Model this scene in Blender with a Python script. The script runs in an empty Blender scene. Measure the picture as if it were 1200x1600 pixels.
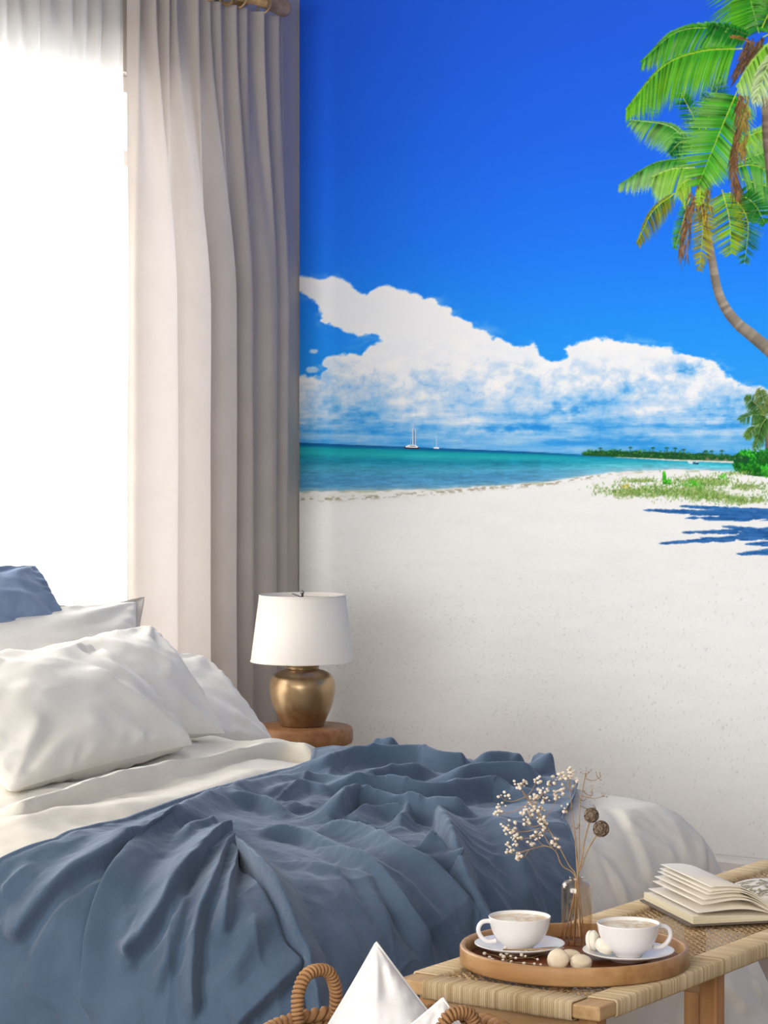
import bpy, bmesh, math, random
import numpy as np
from mathutils import Vector, Matrix

random.seed(7)
RNG = np.random.RandomState(11)
S = bpy.context.scene
COL = S.collection

# ------------------------------------------------------------------ camera
F, CX, YH = 3850.0, 600.0, 700.0          # focal length, principal column and eye line, in 1200x1600 pixels
TH = math.radians(34.05)
CAM = np.array([4.64, -6.38, 1.29])
FWD = np.array([-math.sin(TH), math.cos(TH), 0.0])
RGT = np.array([math.cos(TH), math.sin(TH), 0.0])
UP = np.array([0, 0, 1.0])
cam_d = bpy.data.cameras.new('camera')
cam_d.sensor_fit = 'HORIZONTAL'
cam_d.sensor_width = 36.0
cam_d.lens = F / 1200.0 * 36.0
cam_d.shift_y = -(800.0 - YH) / 1200.0
cam_d.clip_end = 200
cam = bpy.data.objects.new('camera', cam_d)
COL.objects.link(cam)
cam.location = CAM
cam.rotation_euler = (math.pi / 2, 0, TH)
S.camera = cam

# ------------------------------------------------------------------ world, daylight, exposure
S.view_settings.view_transform = 'Standard'
S.view_settings.look = 'None'
S.view_settings.gamma = 1.0
S.view_settings.exposure = 0.34
S.view_settings.use_curve_mapping = False
S.cycles.use_denoising = True
S.cycles.max_bounces = 7
S.cycles.adaptive_threshold = 0.02
S.cycles.transparent_max_bounces = 10
S.cycles.caustics_refractive = False
S.cycles.caustics_reflective = False
S.cycles.sample_clamp_indirect = 6.0

world = bpy.data.worlds.new('overcast_sky')
S.world = world
world.use_nodes = True
bg = world.node_tree.nodes['Background']
bg.inputs['Color'].default_value = (0.95, 0.98, 1.0, 1)
bg.inputs['Strength'].default_value = 1.5

def area_light(name, loc, rot, sx, sy, watts, col):
    d = bpy.data.lights.new(name, 'AREA')
    d.shape = 'RECTANGLE'; d.size = sx; d.size_y = sy; d.energy = watts; d.color = col
    o = bpy.data.objects.new(name, d); COL.objects.link(o)
    o.location = loc; o.rotation_euler = rot
    return o
# daylight coming in at the curtained window plus an unseen fill light added behind the viewer
area_light('window_daylight', (-0.75, -1.75, 1.45), (0, math.radians(-90), 0), 2.6, 3.2, 185, (1.0, 0.99, 0.97))
area_light('front_fill', (3.1, -9.1, 1.6), (math.radians(90), 0, 0), 5.6, 2.6, 225, (0.985, 0.995, 0.985))

# ------------------------------------------------------------------ pixel <-> world
def ray(px, py):
    return FWD + RGT * ((px - CX) / F) + UP * ((YH - py) / F)
def on_x(px, py, c):
    r = ray(px, py); return CAM + r * ((c - CAM[0]) / r[0])
def on_y(px, py, c):
    r = ray(px, py); return CAM + r * ((c - CAM[1]) / r[1])
def on_z(px, py, c):
    r = ray(px, py); return CAM + r * ((c - CAM[2]) / r[2])
def at_d(px, py, d):
    return CAM + ray(px, py) * d
def project(P):
    P = np.asarray(P, float); q = P - CAM
    d = q @ FWD
    return CX + F * (q @ RGT) / d, YH - F * q[..., 2] / d

# ------------------------------------------------------------------ noise
def _hash(ix, iy, seed):
    n = (ix.astype(np.int64) * 374761393 + iy.astype(np.int64) * 668265263 + seed * 1442695041) & 0x7fffffff
    n = ((n ^ (n >> 13)) * 1274126177) & 0x7fffffff
    return ((n ^ (n >> 16)) & 0xffff) / 65535.0
def vnoise(x, y, seed=0):
    x = np.asarray(x, float); y = np.asarray(y, float)
    ix = np.floor(x); iy = np.floor(y); fx = x - ix; fy = y - iy
    fx = fx * fx * fx * (fx * (fx * 6 - 15) + 10); fy = fy * fy * fy * (fy * (fy * 6 - 15) + 10)
    a = _hash(ix, iy, seed); b = _hash(ix + 1, iy, seed); c = _hash(ix, iy + 1, seed); d = _hash(ix + 1, iy + 1, seed)
    return (a * (1 - fx) + b * fx) * (1 - fy) + (c * (1 - fx) + d * fx) * fy
def fbm(x, y, octaves=5, seed=0, gain=0.5):
    t = 0; a = 1.0; s = 0
    for o in range(octaves):
        t = t + a * (vnoise(x * 2 ** o + 17.3 * o, y * 2 ** o + 9.1 * o, seed + o) * 2 - 1); s += a; a *= gain
    return t / s
def sstep(a, b, x):
    t = np.clip((np.asarray(x, float) - a) / (b - a), 0, 1); return t * t * (3 - 2 * t)
def lin(c):
    c = np.asarray(c, float) / 255.0
    return np.where(c <= 0.04045, c / 12.92, ((c + 0.055) / 1.055) ** 2.4)

# ------------------------------------------------------------------ object helpers
def wloc(o):
    v = np.zeros(3)
    while o is not None:
        v += np.array(o.location); o = o.parent
    return v
def make_mesh(name, V, Fc, smooth=True):
    V = np.asarray(V, float)
    me = bpy.data.meshes.new(name)
    if isinstance(Fc, np.ndarray):
        n, k = Fc.shape
        me.vertices.add(len(V)); me.vertices.foreach_set('co', V.astype(np.float32).ravel())
        me.loops.add(n * k); me.loops.foreach_set('vertex_index', Fc.astype(np.int32).ravel())
        me.polygons.add(n); me.polygons.foreach_set('loop_start', np.arange(0, n * k, k, dtype=np.int32))
        me.polygons.foreach_set('loop_total', np.full(n, k, dtype=np.int32))
        me.update(calc_edges=True)
    else:
        me.from_pydata([tuple(v) for v in V], [], [tuple(f) for f in Fc])
    me.polygons.foreach_set('use_smooth', np.full(len(me.polygons), bool(smooth)))
    me.validate()
    return me
def tag(o, label=None, cat=None, group=None, kind=None):
    if label: o['label'] = label
    if cat: o['category'] = cat
    if group: o['group'] = group
    if kind: o['kind'] = kind
    return o
def thing(name, loc, label, cat, group=None):
    o = bpy.data.objects.new(name, None); COL.objects.link(o)
    o.empty_display_size = 0.05
    o.location = loc
    return tag(o, label, cat, group)
def ob(name, geo, mat, parent=None, smooth=True, colors=None, kind=None, label=None, origin=None):
    """one mesh object from world-space geometry"""
    V, Fc = geo
    V = np.asarray(V, float)
    if parent is not None and origin is None:
        org = wloc(parent)
    elif origin is not None:
        org = np.asarray(origin, float)
    else:
        lo, hi = V.min(0), V.max(0); org = np.array([(lo[0] + hi[0]) / 2, (lo[1] + hi[1]) / 2, lo[2]])
    me = make_mesh(name, V - org, Fc, smooth)
    if colors is not None:
        at = me.color_attributes.new('print', 'FLOAT_COLOR', 'POINT')
        c4 = np.ones((len(V), 4), np.float32); c4[:, :3] = colors
        at.data.foreach_set('color', c4.ravel())
    o = bpy.data.objects.new(name, me); COL.objects.link(o)
    if mat is not None: me.materials.append(mat)
    if parent is not None:
        o.parent = parent
        o.location = org - wloc(parent)
    else:
        o.location = org
    if kind: o['kind'] = kind
    if label: o['label'] = label
    return o
def join(*geos):
    V, Fc, n = [], [], 0
    for v, f in geos:
        v = np.asarray(v, float)
        V.append(v); Fc += [tuple(int(i) + n for i in q) for q in f]; n += len(v)
    return np.vstack(V), Fc
def grid_faces(nu, nv, wrap_u=False, wrap_v=False):
    iu = np.arange(nu if wrap_u else nu - 1); iv = np.arange(nv if wrap_v else nv - 1)
    A, B = np.meshgrid(iu, iv, indexing='ij'); A = A.ravel(); B = B.ravel()
    A2 = (A + 1) % nu; B2 = (B + 1) % nv
    return np.stack([A * nv + B, A2 * nv + B, A2 * nv + B2, A * nv + B2], 1)
def lathe(prof, c=(0, 0, 0), n=48, cap0=False, cap1=False):
    prof = np.asarray(prof, float); m = len(prof)
    t = np.linspace(0, 2 * math.pi, n, endpoint=False)
    V = np.zeros((m, n, 3))
    V[:, :, 0] = c[0] + prof[:, None, 0] * np.cos(t); V[:, :, 1] = c[1] + prof[:, None, 0] * np.sin(t); V[:, :, 2] = c[2] + prof[:, None, 1]
    fs = grid_faces(m, n, False, True)[:, ::-1]
    fs = [tuple(f) for f in fs]
    if cap0: fs.append(tuple(range(n))[::-1])
    if cap1: fs.append(tuple((m - 1) * n + i for i in range(n)))
    return V.reshape(-1, 3), fs
def catmull(P, n):
    P = np.asarray(P, float)
    if len(P) < 3:
        t = np.linspace(0, 1, n)[:, None]; return P[0] * (1 - t) + P[-1] * t
    Q = np.vstack([2 * P[0] - P[1], P, 2 * P[-1] - P[-2]])
    ts = np.linspace(0, len(P) - 1 - 1e-9, n); k = ts.astype(int); f = (ts - k)[:, None]
    a, b, c, d = Q[k], Q[k + 1], Q[k + 2], Q[k + 3]
    return 0.5 * (2 * b + (c - a) * f + (2 * a - 5 * b + 4 * c - d) * f ** 2 + (3 * b - a - 3 * c + d) * f ** 3)
def tube(P, r, n=8, closed=False, caps=True):
    P = np.asarray(P, float); m = len(P)
    r = np.broadcast_to(np.asarray(r, float), (m,))
    T = np.roll(P, -1, 0) - np.roll(P, 1, 0) if closed else np.gradient(P, axis=0)
    T /= np.linalg.norm(T, axis=1)[:, None] + 1e-12
    ref = np.array([0, 0, 1.0]) if abs(T[0][2]) < 0.9 else np.array([1.0, 0, 0])
    N = np.zeros_like(P); v = np.cross(T[0], ref); v /= np.linalg.norm(v); N[0] = v
    for i in range(1, m):
        v = N[i - 1] - T[i] * (N[i - 1] @ T[i]); N[i] = v / (np.linalg.norm(v) + 1e-12)
    B = np.cross(T, N)
    t = np.linspace(0, 2 * math.pi, n, endpoint=False)
    V = P[:, None] + r[:, None, None] * (np.cos(t)[None, :, None] * N[:, None] + np.sin(t)[None, :, None] * B[:, None])
    fs = [tuple(f) for f in grid_faces(m, n, closed, True)]
    if caps and not closed:
        fs.append(tuple(range(n))[::-1]); fs.append(tuple((m - 1) * n + i for i in range(n)))
    return V.reshape(-1, 3), fs
def box(c, s, bev=0.0, rz=0.0, seg=2):
    bm = bmesh.new(); bmesh.ops.create_cube(bm, size=1.0)
    bmesh.ops.scale(bm, vec=Vector(s), verts=bm.verts)
    if bev > 0:
        bmesh.ops.bevel(bm, geom=list(bm.edges), offset=bev, segments=seg, affect='EDGES', profile=0.5)
    bmesh.ops.rotate(bm, cent=(0, 0, 0), matrix=Matrix.Rotation(rz, 3, 'Z'), verts=bm.verts)
    bm.verts.index_update()
    V = np.array([v.co[:] for v in bm.verts]) + np.asarray(c, float); fs = [tuple(v.index for v in f.verts) for f in bm.faces]
    bm.free(); return V, fs
def box2(a, b, bev=0.0, seg=2):
    a = np.minimum(a, b).astype(float) if True else a
    return box((np.asarray(a) + np.asarray(b)) / 2, np.abs(np.asarray(b, float) - np.asarray(a, float)), bev, 0, seg)
def sphere(c, r, sub=1, squash=(1, 1, 1)):
    bm = bmesh.new(); bmesh.ops.create_icosphere(bm, subdivisions=sub, radius=1.0)
    bm.verts.index_update()
    V = np.array([v.co[:] for v in bm.verts]) * r * np.asarray(squash) + np.asarray(c, float); fs = [tuple(v.index for v in f.verts) for f in bm.faces]
    bm.free(); return V, fs

# ------------------------------------------------------------------ materials
def mat(name, rgb=None, rough=0.6, metal=0.0, spec=0.35, noise=None, bump=None, attr=None, sheen=0.0, trans=0.0, ior=1.45, sss=0.0, wood=None, fabric=None, rgb_lin=None, coat=0.0):
    m = bpy.data.materials.new(name); m.use_nodes = True
    nt = m.node_tree; L = nt.links; p = nt.nodes['Principled BSDF']
    c = tuple(lin(rgb)) if rgb is not None else (rgb_lin or (0.8, 0.8, 0.8))
    p.inputs['Base Color'].default_value = (*c, 1)
    p.inputs['Roughness'].default_value = rough; p.inputs['Metallic'].default_value = metal
    p.inputs['Specular IOR Level'].default_value = spec; p.inputs['IOR'].default_value = ior
    p.inputs['Sheen Weight'].default_value = sheen; p.inputs['Sheen Roughness'].default_value = 0.4
    p.inputs['Transmission Weight'].default_value = trans; p.inputs['Coat Weight'].default_value = coat
    if sss: p.inputs['Subsurface Weight'].default_value = sss; p.inputs['Subsurface Radius'].default_value = (0.02, 0.012, 0.008)
    tc = nt.nodes.new('ShaderNodeTexCoord'); N = nt.nodes.new
    col = None
    def noise_node(scale, detail=4, stretch=None):
        n = N('ShaderNodeTexNoise'); n.inputs['Scale'].default_value = scale; n.inputs['Detail'].default_value = detail
        if stretch:
            mp = N('ShaderNodeMapping'); mp.inputs['Scale'].default_value = stretch; L.new(tc.outputs['Object'], mp.inputs['Vector']); L.new(mp.outputs[0], n.inputs['Vector'])
        else: L.new(tc.outputs['Object'], n.inputs['Vector'])
        return n
    if attr:
        a = N('ShaderNodeAttribute'); a.attribute_name = attr; col = a.outputs['Color']; L.new(col, p.inputs['Base Color'])
    if noise:                                   # (scale, rgb2, low, high, stretch)
        sc, rgb2, lo, hi, st = noise
        n = noise_node(sc, 5, st)
        r = N('ShaderNodeMapRange'); r.inputs['From Min'].default_value = lo; r.inputs['From Max'].default_value = hi; L.new(n.outputs['Fac'], r.inputs['Value'])
        mx = N('ShaderNodeMix'); mx.data_type = 'RGBA'; mx.inputs['A'].default_value = (*c, 1); mx.inputs['B'].default_value = (*tuple(lin(rgb2)), 1)
        if col is not None: L.new(col, mx.inputs['A'])
        L.new(r.outputs['Result'], mx.inputs['Factor']); L.new(mx.outputs['Result'], p.inputs['Base Color']); col = mx.outputs['Result']
    if bump:                                    # (scale, strength, distance, stretch)
        sc, stg, dist, st = bump
        n = noise_node(sc, 3, st)
        b = N('ShaderNodeBump'); b.inputs['Strength'].default_value = stg; b.inputs['Distance'].default_value = dist
        L.new(n.outputs['Fac'], b.inputs['Height']); L.new(b.outputs['Normal'], p.inputs['Normal'])
    return m
def cloth_mat(name, rgb, rgb2, rough=0.9, sheen=0.25, translucent=0.0, transparent=0.0, weave=1.0, sc=9.0, sheen_tint=None):
    """linen / cotton: mottled colour, fine crossed thread relief"""
    m = mat(name, rgb, rough, spec=0.15, sheen=sheen, noise=(sc, rgb2, 0.35, 0.7, None))
    nt = m.node_tree; L = nt.links; N = nt.nodes.new; p = nt.nodes['Principled BSDF']
    tc = N('ShaderNodeTexCoord'); hs = []
    for st in ((60, 900, 900), (900, 60, 900), (700, 700, 50)):
        mp = N('ShaderNodeMapping'); mp.inputs['Scale'].default_value = st; n = N('ShaderNodeTexNoise'); n.inputs['Scale'].default_value = 1.0; n.inputs['Detail'].default_value = 2
        L.new(tc.outputs['Object'], mp.inputs[0]); L.new(mp.outputs[0], n.inputs['Vector']); hs.append(n.outputs['Fac'])
    a = N('ShaderNodeMath'); a.operation = 'ADD'; L.new(hs[0], a.inputs[0]); L.new(hs[1], a.inputs[1])
    a2 = N('ShaderNodeMath'); a2.operation = 'ADD'; L.new(a.outputs[0], a2.inputs[0]); L.new(hs[2], a2.inputs[1])
    b = N('ShaderNodeBump'); b.inputs['Strength'].default_value = 0.35 * weave; b.inputs['Distance'].default_value = 0.0012
    L.new(a2.outputs[0], b.inputs['Height'])
    n2 = N('ShaderNodeTexNoise'); n2.inputs['Scale'].default_value = 38; n2.inputs['Detail'].default_value = 4; L.new(tc.outputs['Object'], n2.inputs['Vector'])
    b2 = N('ShaderNodeBump'); b2.inputs['Strength'].default_value = 0.25 * weave; b2.inputs['Distance'].default_value = 0.006
    L.new(n2.outputs['Fac'], b2.inputs['Height']); L.new(b.outputs['Normal'], b2.inputs['Normal'])
    L.new(b2.outputs['Normal'], p.inputs['Normal'])
    if sheen_tint: p.inputs['Sheen Tint'].default_value = (*lin(sheen_tint), 1)
    if translucent or transparent:
        out = nt.nodes['Material Output']; sh = p.outputs[0]
        if translucent:
            t = N('ShaderNodeBsdfTranslucent'); t.inputs['Color'].default_value = (*lin(rgb), 1)
            mx = N('ShaderNodeMixShader'); mx.inputs[0].default_value = translucent; L.new(sh, mx.inputs[1]); L.new(t.outputs[0], mx.inputs[2]); sh = mx.outputs[0]
        if transparent:
            t = N('ShaderNodeBsdfTransparent'); mx = N('ShaderNodeMixShader'); mx.inputs[0].default_value = transparent; L.new(sh, mx.inputs[1]); L.new(t.outputs[0], mx.inputs[2]); sh = mx.outputs[0]
        L.new(sh, out.inputs['Surface'])
    return m
def wood_mat(name, rgb, rgb2, axis='X', sc=14.0, rough=0.5):
    st = {'X': (0.08, 1, 1), 'Y': (1, 0.08, 1), 'Z': (1, 1, 0.08)}[axis]
    st = tuple(s * sc for s in st)
    return mat(name, rgb, rough, noise=(4.0, rgb2, 0.35, 0.68, st), bump=(9.0, 0.25, 0.002, st), spec=0.3)

M = {}
M['wall'] = mat('warm_grey_wall', (192, 186, 179), 0.9, spec=0.1, bump=(60, 0.1, 0.002, None))
M['white_paint'] = mat('white_paint', (232, 228, 225), 0.5, noise=(3, (226, 221, 217), 0.3, 0.7, None))
M['ceiling'] = mat('ceiling_paint', (240, 238, 234), 0.9, spec=0.1, noise=(2, (236, 233, 229), 0.3, 0.7, None))
M['floor'] = wood_mat('oak_floor', (128, 108, 90), (104, 86, 70), 'Y', 10, 0.5)
M['mural'] = mat('mural_print', (255, 255, 255), 0.85, spec=0.12, attr='print', bump=(220, 0.12, 0.001, None))
M['print'] = mat('mural_ink', (255, 255, 255), 0.85, spec=0.12, attr='print')
M['brass'] = mat('brushed_brass', (196, 162, 118), 0.38, 0.35, noise=(30, (150, 116, 76), 0.35, 0.75, None))
M['sheer'] = cloth_mat('sheer_voile', (236, 235, 233), (230, 229, 227), sheen=0.0, translucent=0.6, transparent=0.25, weave=0.2)
M['curtain'] = cloth_mat('linen_curtain', (190, 181, 174), (182, 173, 166), sheen=0.05, translucent=0.24, weave=0.5)
M['throw'] = cloth_mat('slate_blue_linen', (84, 101, 122), (71, 88, 109), sheen=0.5, sheen_tint=(205, 216, 232), weave=1.1, sc=7)
M['duvet'] = cloth_mat('ivory_cotton', (232, 226, 213), (226, 219, 205), sheen=0.1, weave=0.55)
M['pillow'] = cloth_mat('white_cotton', (238, 234, 224), (232, 227, 216), sheen=0.1, weave=0.45)
M['bluepillow'] = cloth_mat('dusty_blue_linen', (128, 148, 176), (108, 128, 158), sheen=0.2, weave=1.0, sc=12)
M['flange'] = cloth_mat('oatmeal_trim', (206, 198, 186), (198, 190, 178), sheen=0.05, weave=0.5)
M['cushion'] = cloth_mat('bright_white_cotton', (233, 229, 226), (226, 222, 219), sheen=0.1, weave=0.3)

# ================================================================== THE ROOM
WIN_Y0, WIN_Y1, WIN_Z0, WIN_Z1 = -3.05, -0.62, 0.22, 2.385
H_ROOM, X_R, Y_F = 2.95, 6.2, -8.6
def struct(name, geo, m, **k):
    o = ob(name, geo, m, smooth=False, **k); o['kind'] = 'structure'; return o
struct('floor', box2((-0.2, Y_F - 0.2, -0.06), (X_R + 0.15, 0.2, 0.0)), M['floor'])
struct('ceiling', box2((-0.2, Y_F - 0.2, H_ROOM), (X_R + 0.15, 0.2, H_ROOM + 0.08)), M['ceiling'])
struct('wall_back', box2((-0.2, 0.0, 0.0), (X_R + 0.15, 0.15, H_ROOM)), M['wall'])
struct('wall_left', join(
    box2((-0.2, WIN_Y1, 0), (0, 0.0, H_ROOM)), box2((-0.2, Y_F, 0), (0, WIN_Y0, H_ROOM)),
    box2((-0.2, WIN_Y0, WIN_Z1), (0, WIN_Y1, H_ROOM)), box2((-0.2, WIN_Y0, 0), (0, WIN_Y1, WIN_Z0))), M['wall'])
struct('wall_right', box2((X_R, Y_F, 0), (X_R + 0.15, 0.0, H_ROOM)), M['wall'])
struct('wall_front', join(box2((-0.2, Y_F - 0.15, 0), (0.3, Y_F, H_ROOM)), box2((5.9, Y_F - 0.15, 0), (X_R + 0.15, Y_F, H_ROOM)),
                          box2((0.3, Y_F - 0.15, 2.9), (5.9, Y_F, H_ROOM)), box2((0.3, Y_F - 0.15, 0), (5.9, Y_F, 0.3))), M['wall'])
bb = [(0, 0), (0.018, 0), (0.018, 0.075), (0.014, 0.082), (0.014, 0.108), (0.008, 0.118), (0.006, 0.126), (0, 0.128)]
def moulding(prof, along, a, b):
    P = []
    for t in (a, b):
        for d, z in prof:
            P.append((t, -d, z) if along == 'x' else (d, t, z))
    n = len(prof); fs = [(i, (i + 1) % n, n + (i + 1) % n, n + i) for i in range(n)] + [tuple(range(n)), tuple(range(n, 2 * n))[::-1]]
    return np.array(P, float), fs
struct('baseboard_back', moulding(bb, 'x', 0.0, X_R), M['white_paint'])
struct('baseboard_left', moulding(bb, 'y', Y_F, -0.02), M['white_paint'])

# the window behind the curtains
win = thing('window_1', (-0.1, (WIN_Y0 + WIN_Y1) / 2, WIN_Z0), 'tall white framed window behind the sheer curtain', None)
win['kind'] = 'structure'
def wbar(name, y0, y1, z0, z1, x0=-0.13, x1=-0.07):
    return ob(name, box2((x0, y0, z0), (x1, y1, z1), 0.004), M['white_paint'], win, smooth=False)
wbar('window_frame', WIN_Y0, WIN_Y1, WIN_Z1 - 0.05, WIN_Z1, -0.15, -0.05); wbar('window_frame', WIN_Y0, WIN_Y1, WIN_Z0, WIN_Z0 + 0.06, -0.15, -0.05)
wbar('window_frame', WIN_Y1 - 0.05, WIN_Y1, WIN_Z0, WIN_Z1); wbar('window_frame', WIN_Y0, WIN_Y0 + 0.05, WIN_Z0, WIN_Z1)
wbar('transom', WIN_Y0, WIN_Y1, 2.12, 2.17)
for yy in (-1.235, -1.84, -2.45): wbar('mullion', yy - 0.03, yy + 0.03, WIN_Z0, WIN_Z1)
for yy in (-0.96,): wbar('glazing_bar', yy - 0.008, yy + 0.008, WIN_Z0, WIN_Z1, -0.11, -0.09)
glass = bpy.data.materials.new('window_glass'); glass.use_nodes = True
_nt = glass.node_tree; _nt.nodes.remove(_nt.nodes['Principled BSDF'])
_g = _nt.nodes.new('ShaderNodeBsdfGlossy'); _g.inputs['Roughness'].default_value = 0.02
_t = _nt.nodes.new('ShaderNodeBsdfTransparent'); _m = _nt.nodes.new('ShaderNodeMixShader'); _m.inputs[0].default_value = 0.06
_nt.links.new(_t.outputs[0], _m.inputs[1]); _nt.links.new(_g.outputs[0], _m.inputs[2]); _nt.links.new(_m.outputs[0], _nt.nodes['Material Output'].inputs['Surface'])
for y0, y1 in ((WIN_Y0, -2.45), (-2.45, -1.84), (-1.84, -1.235), (-1.235, WIN_Y1)):
    ob('pane', box2((-0.102, y0, WIN_Z0), (-0.098, y1, WIN_Z1)), glass, win, smooth=False)
struct('trim_1', box2((-0.2, WIN_Y0 - 0.03, WIN_Z0 - 0.03), (0.035, WIN_Y1 + 0.03, WIN_Z0), 0.004), M['white_paint'])
struct('ground', box2((-9.0, -9.0, -0.5), (-0.2, 3.0, -0.35)), mat('terrace_stone', (225, 222, 216), 0.9, noise=(3, (214, 210, 203), 0.3, 0.7, None)))

# ================================================================== THE MURAL
MURAL_Y = -0.003
def poly_sd(px, py, poly):
    """signed distance to a polygon, negative inside"""
    P = np.asarray(poly, float); d = np.full(px.shape, 1e9); ins = np.zeros(px.shape, bool)
    for i in range(len(P)):
        a, b = P[i], P[(i + 1) % len(P)]; e = b - a
        t = np.clip(((px - a[0]) * e[0] + (py - a[1]) * e[1]) / (e @ e + 1e-9), 0, 1)
        d = np.minimum(d, np.hypot(px - a[0] - t * e[0], py - a[1] - t * e[1]))
        c = ((a[1] > py) != (b[1] > py)) & (px < (b[0] - a[0]) * (py - a[1]) / (b[1] - a[1] + 1e-12) + a[0]); ins ^= c
    return np.where(ins, -d, d)
CLOUD_TOP = [(440, 424), (467, 430), (505, 437), (520, 433), (535, 434), (548, 441), (552, 450), (565, 458), (573, 460), (590, 450), (605, 447), (640, 454), (680, 465), (690, 474), (703, 480), (706, 492), (722, 498), (760, 518), (790, 535), (812, 541), (832, 539), (848, 553), (862, 561), (880, 553), (867, 545), (872, 541), (895, 533), (950, 532), (985, 536), (1020, 540), (1045, 545), (1062, 553), (1090, 558), (1115, 570), (1130, 580), (1140, 588), (1152, 598), (1182, 602), (1215, 604), (1330, 590), (1500, 610), (1900, 600)]
CLOUD = CLOUD_TOP + [(1900, 760), (440, 760)]
HOLE = [(400, 455), (467, 459), (506, 475), (503, 500), (545, 517), (588, 520), (598, 533), (578, 538), (566, 556), (530, 553), (510, 560), (505, 570), (523, 574), (500, 586), (467, 588), (400, 590)]
def mixc(a, b, t):
    return a * (1 - t[..., None]) + b * t[..., None]
def ramp(v, stops):
    xs = [s[0] for s in stops]; cs = np.array([s[1] for s in stops], float)
    return np.stack([np.interp(v, xs, cs[:, k]) for k in range(3)], -1)
def mural_color(px, py):
    # sky
    t = py + 0.10 * (px - 800) * 0.6
    c = ramp(t, [(-100, (38, 96, 228)), (60, (36, 98, 232)), (220, (34, 106, 240)), (380, (33, 122, 248)), (470, (34, 138, 250)), (560, (38, 152, 250)), (700, (60, 165, 245))])
    # clouds
    w = fbm(px / 42.0, py / 30.0, 5, 3) * 11 + fbm(px / 11.0, py / 9.0, 4, 8) * 4.5
    sd = np.maximum(poly_sd(px, py, CLOUD), -(poly_sd(px, py, HOLE))) + w * np.clip((py - 425) / 40, 0.5, 1)
    m = sstep(2.2, -3.0, sd)
    wisp = sstep(18, -6, sd) * sstep(0.15, 0.7, fbm(px / 26.0, py / 12.0, 4, 21) + 0.1) * 0.35
    m = np.maximum(m, wisp)
    for (bx, by, bw, bh) in ((491, 549, 9, 5), (488, 578, 14, 6)):
        m = np.maximum(m, 0.75 * sstep(1.1, 0.5, np.hypot((px - bx) / bw, (py - by) / bh) + 0.35 * fbm(px / 7.0, py / 5.0, 3, 40)))
    low = sstep(590, 700, py)
    big = fbm(px / 52.0, py / 30.0, 5, 31, 0.55); fine = fbm(px / 15.0, py / 10.0, 4, 33, 0.55); strk = fbm(px / 80.0, py / 9.0, 5, 51, 0.6)
    puff = np.abs(fbm(px / 30.0, py / 22.0, 4, 36))
    base = np.interp(py, [430, 520, 570, 605, 640, 670, 700], [0.04, 0.07, 0.16, 0.30, 0.46, 0.60, 0.72])
    k = sstep(500, 600, py)
    shade = base + k * (0.34 * big + 0.20 * fine) * (1 - 0.6 * low) + low * 0.60 * strk + 0.12 * sstep(540, 590, py) * (0.35 - puff) * 1.6
    wx = px + 10 * fbm(px / 24.0, py / 18.0, 3, 61); wy = py + 8 * fbm(px / 24.0, py / 18.0, 3, 64)
    crease = np.exp(-(np.abs(fbm(wx / 34.0, wy / 22.0, 3, 66)) / 0.07) ** 2) + 0.6 * np.exp(-(np.abs(fbm(wx / 15.0, wy / 11.0, 3, 68)) / 0.06) ** 2)
    shade += sstep(525, 585, py) * (0.09 * crease - 0.03) * (1 - 0.5 * low)
    shade -= 0.05 * sstep(-16, -2, sd) * (1 - low)
    for (bx, by, bw, bh, a) in ((1075, 576, 48, 13, .42), (880, 642, 50, 15, .30), (965, 612, 60, 20, .16), (1140, 632, 70, 26, .12), (800, 672, 70, 8, .30), (1010, 690, 80, 9, .25), (520, 640, 60, 30, .10)):
        shade += a * np.exp(-(((px - bx) / bw) ** 2 + ((py - by) / bh) ** 2) * 1.3) * (0.8 + 1.2 * fine)
    shade = np.clip(shade, 0, 1)
    cc = ramp(shade, [(0, (246, 246, 247)), (0.2, (236, 240, 246)), (0.42, (190, 216, 242)), (0.62, (140, 195, 240)), (0.85, (75, 165, 234)), (1, (40, 145, 228))])
    c = mixc(c, cc, m)
    haze = sstep(655, 705, py) * 0.55
    c = mixc(c, np.array([72, 165, 232.0]), haze * np.ones_like(px))
    # sea
    hor = np.interp(px, [440, 467, 840, 910, 1145, 1400], [690, 691.5, 706.5, 710.5, 720, 731])
    shore = np.interp(px, [440, 467, 560, 620, 700, 800, 860, 900, 960, 1060, 1145, 1200, 1400], [770, 768.5, 767, 766, 763, 757.5, 752, 746, 738, 733.5, 737, 740, 745]) + 1.4 * fbm(px / 14.0, px * 0, 3, 60)
    s = np.clip((py - hor) / np.maximum(shore - hor, 4), 0, 1.3)
    rgt = sstep(800, 1000, px)
    sea = ramp(s, [(0, (14, 84, 150)), (0.05, (14, 104, 158)), (0.10, (24, 158, 172)), (0.2, (40, 172, 182)), (0.33, (30, 140, 172)), (0.55, (74, 160, 194)), (0.72, (76, 150, 196)), (0.9, (84, 152, 196)), (1.0, (150, 190, 205))])
    sea2 = ramp(s, [(0, (20, 110, 170)), (0.15, (26, 150, 185)), (0.35, (52, 176, 200)), (0.55, (84, 196, 212)), (0.75, (110, 190, 212)), (0.95, (150, 200, 218)), (1, (205, 222, 226))])
    sea = mixc(sea, sea2, rgt)
    wave = fbm(px / 26.0, py / 2.2, 4, 71) * 0.8 + fbm(px / 8.0, py / 1.6, 2, 74) * 0.5
    sea = sea * (1 + 0.16 * wave[..., None] * sstep(0.1, 0.4, s)[..., None]) + 16 * np.clip(fbm(px / 60.0, py / 7.0, 3, 77), 0, 1)[..., None]
    ms = sstep(-0.6, 0.6, py - hor)
    c = mixc(c, sea, ms)
    # sand
    mo = sstep(-1.2, 1.2, py - shore)
    br = np.full(px.shape, 243.0)
    sand = np.stack([br, br - 0.5, br - 1.5], -1)
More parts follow.
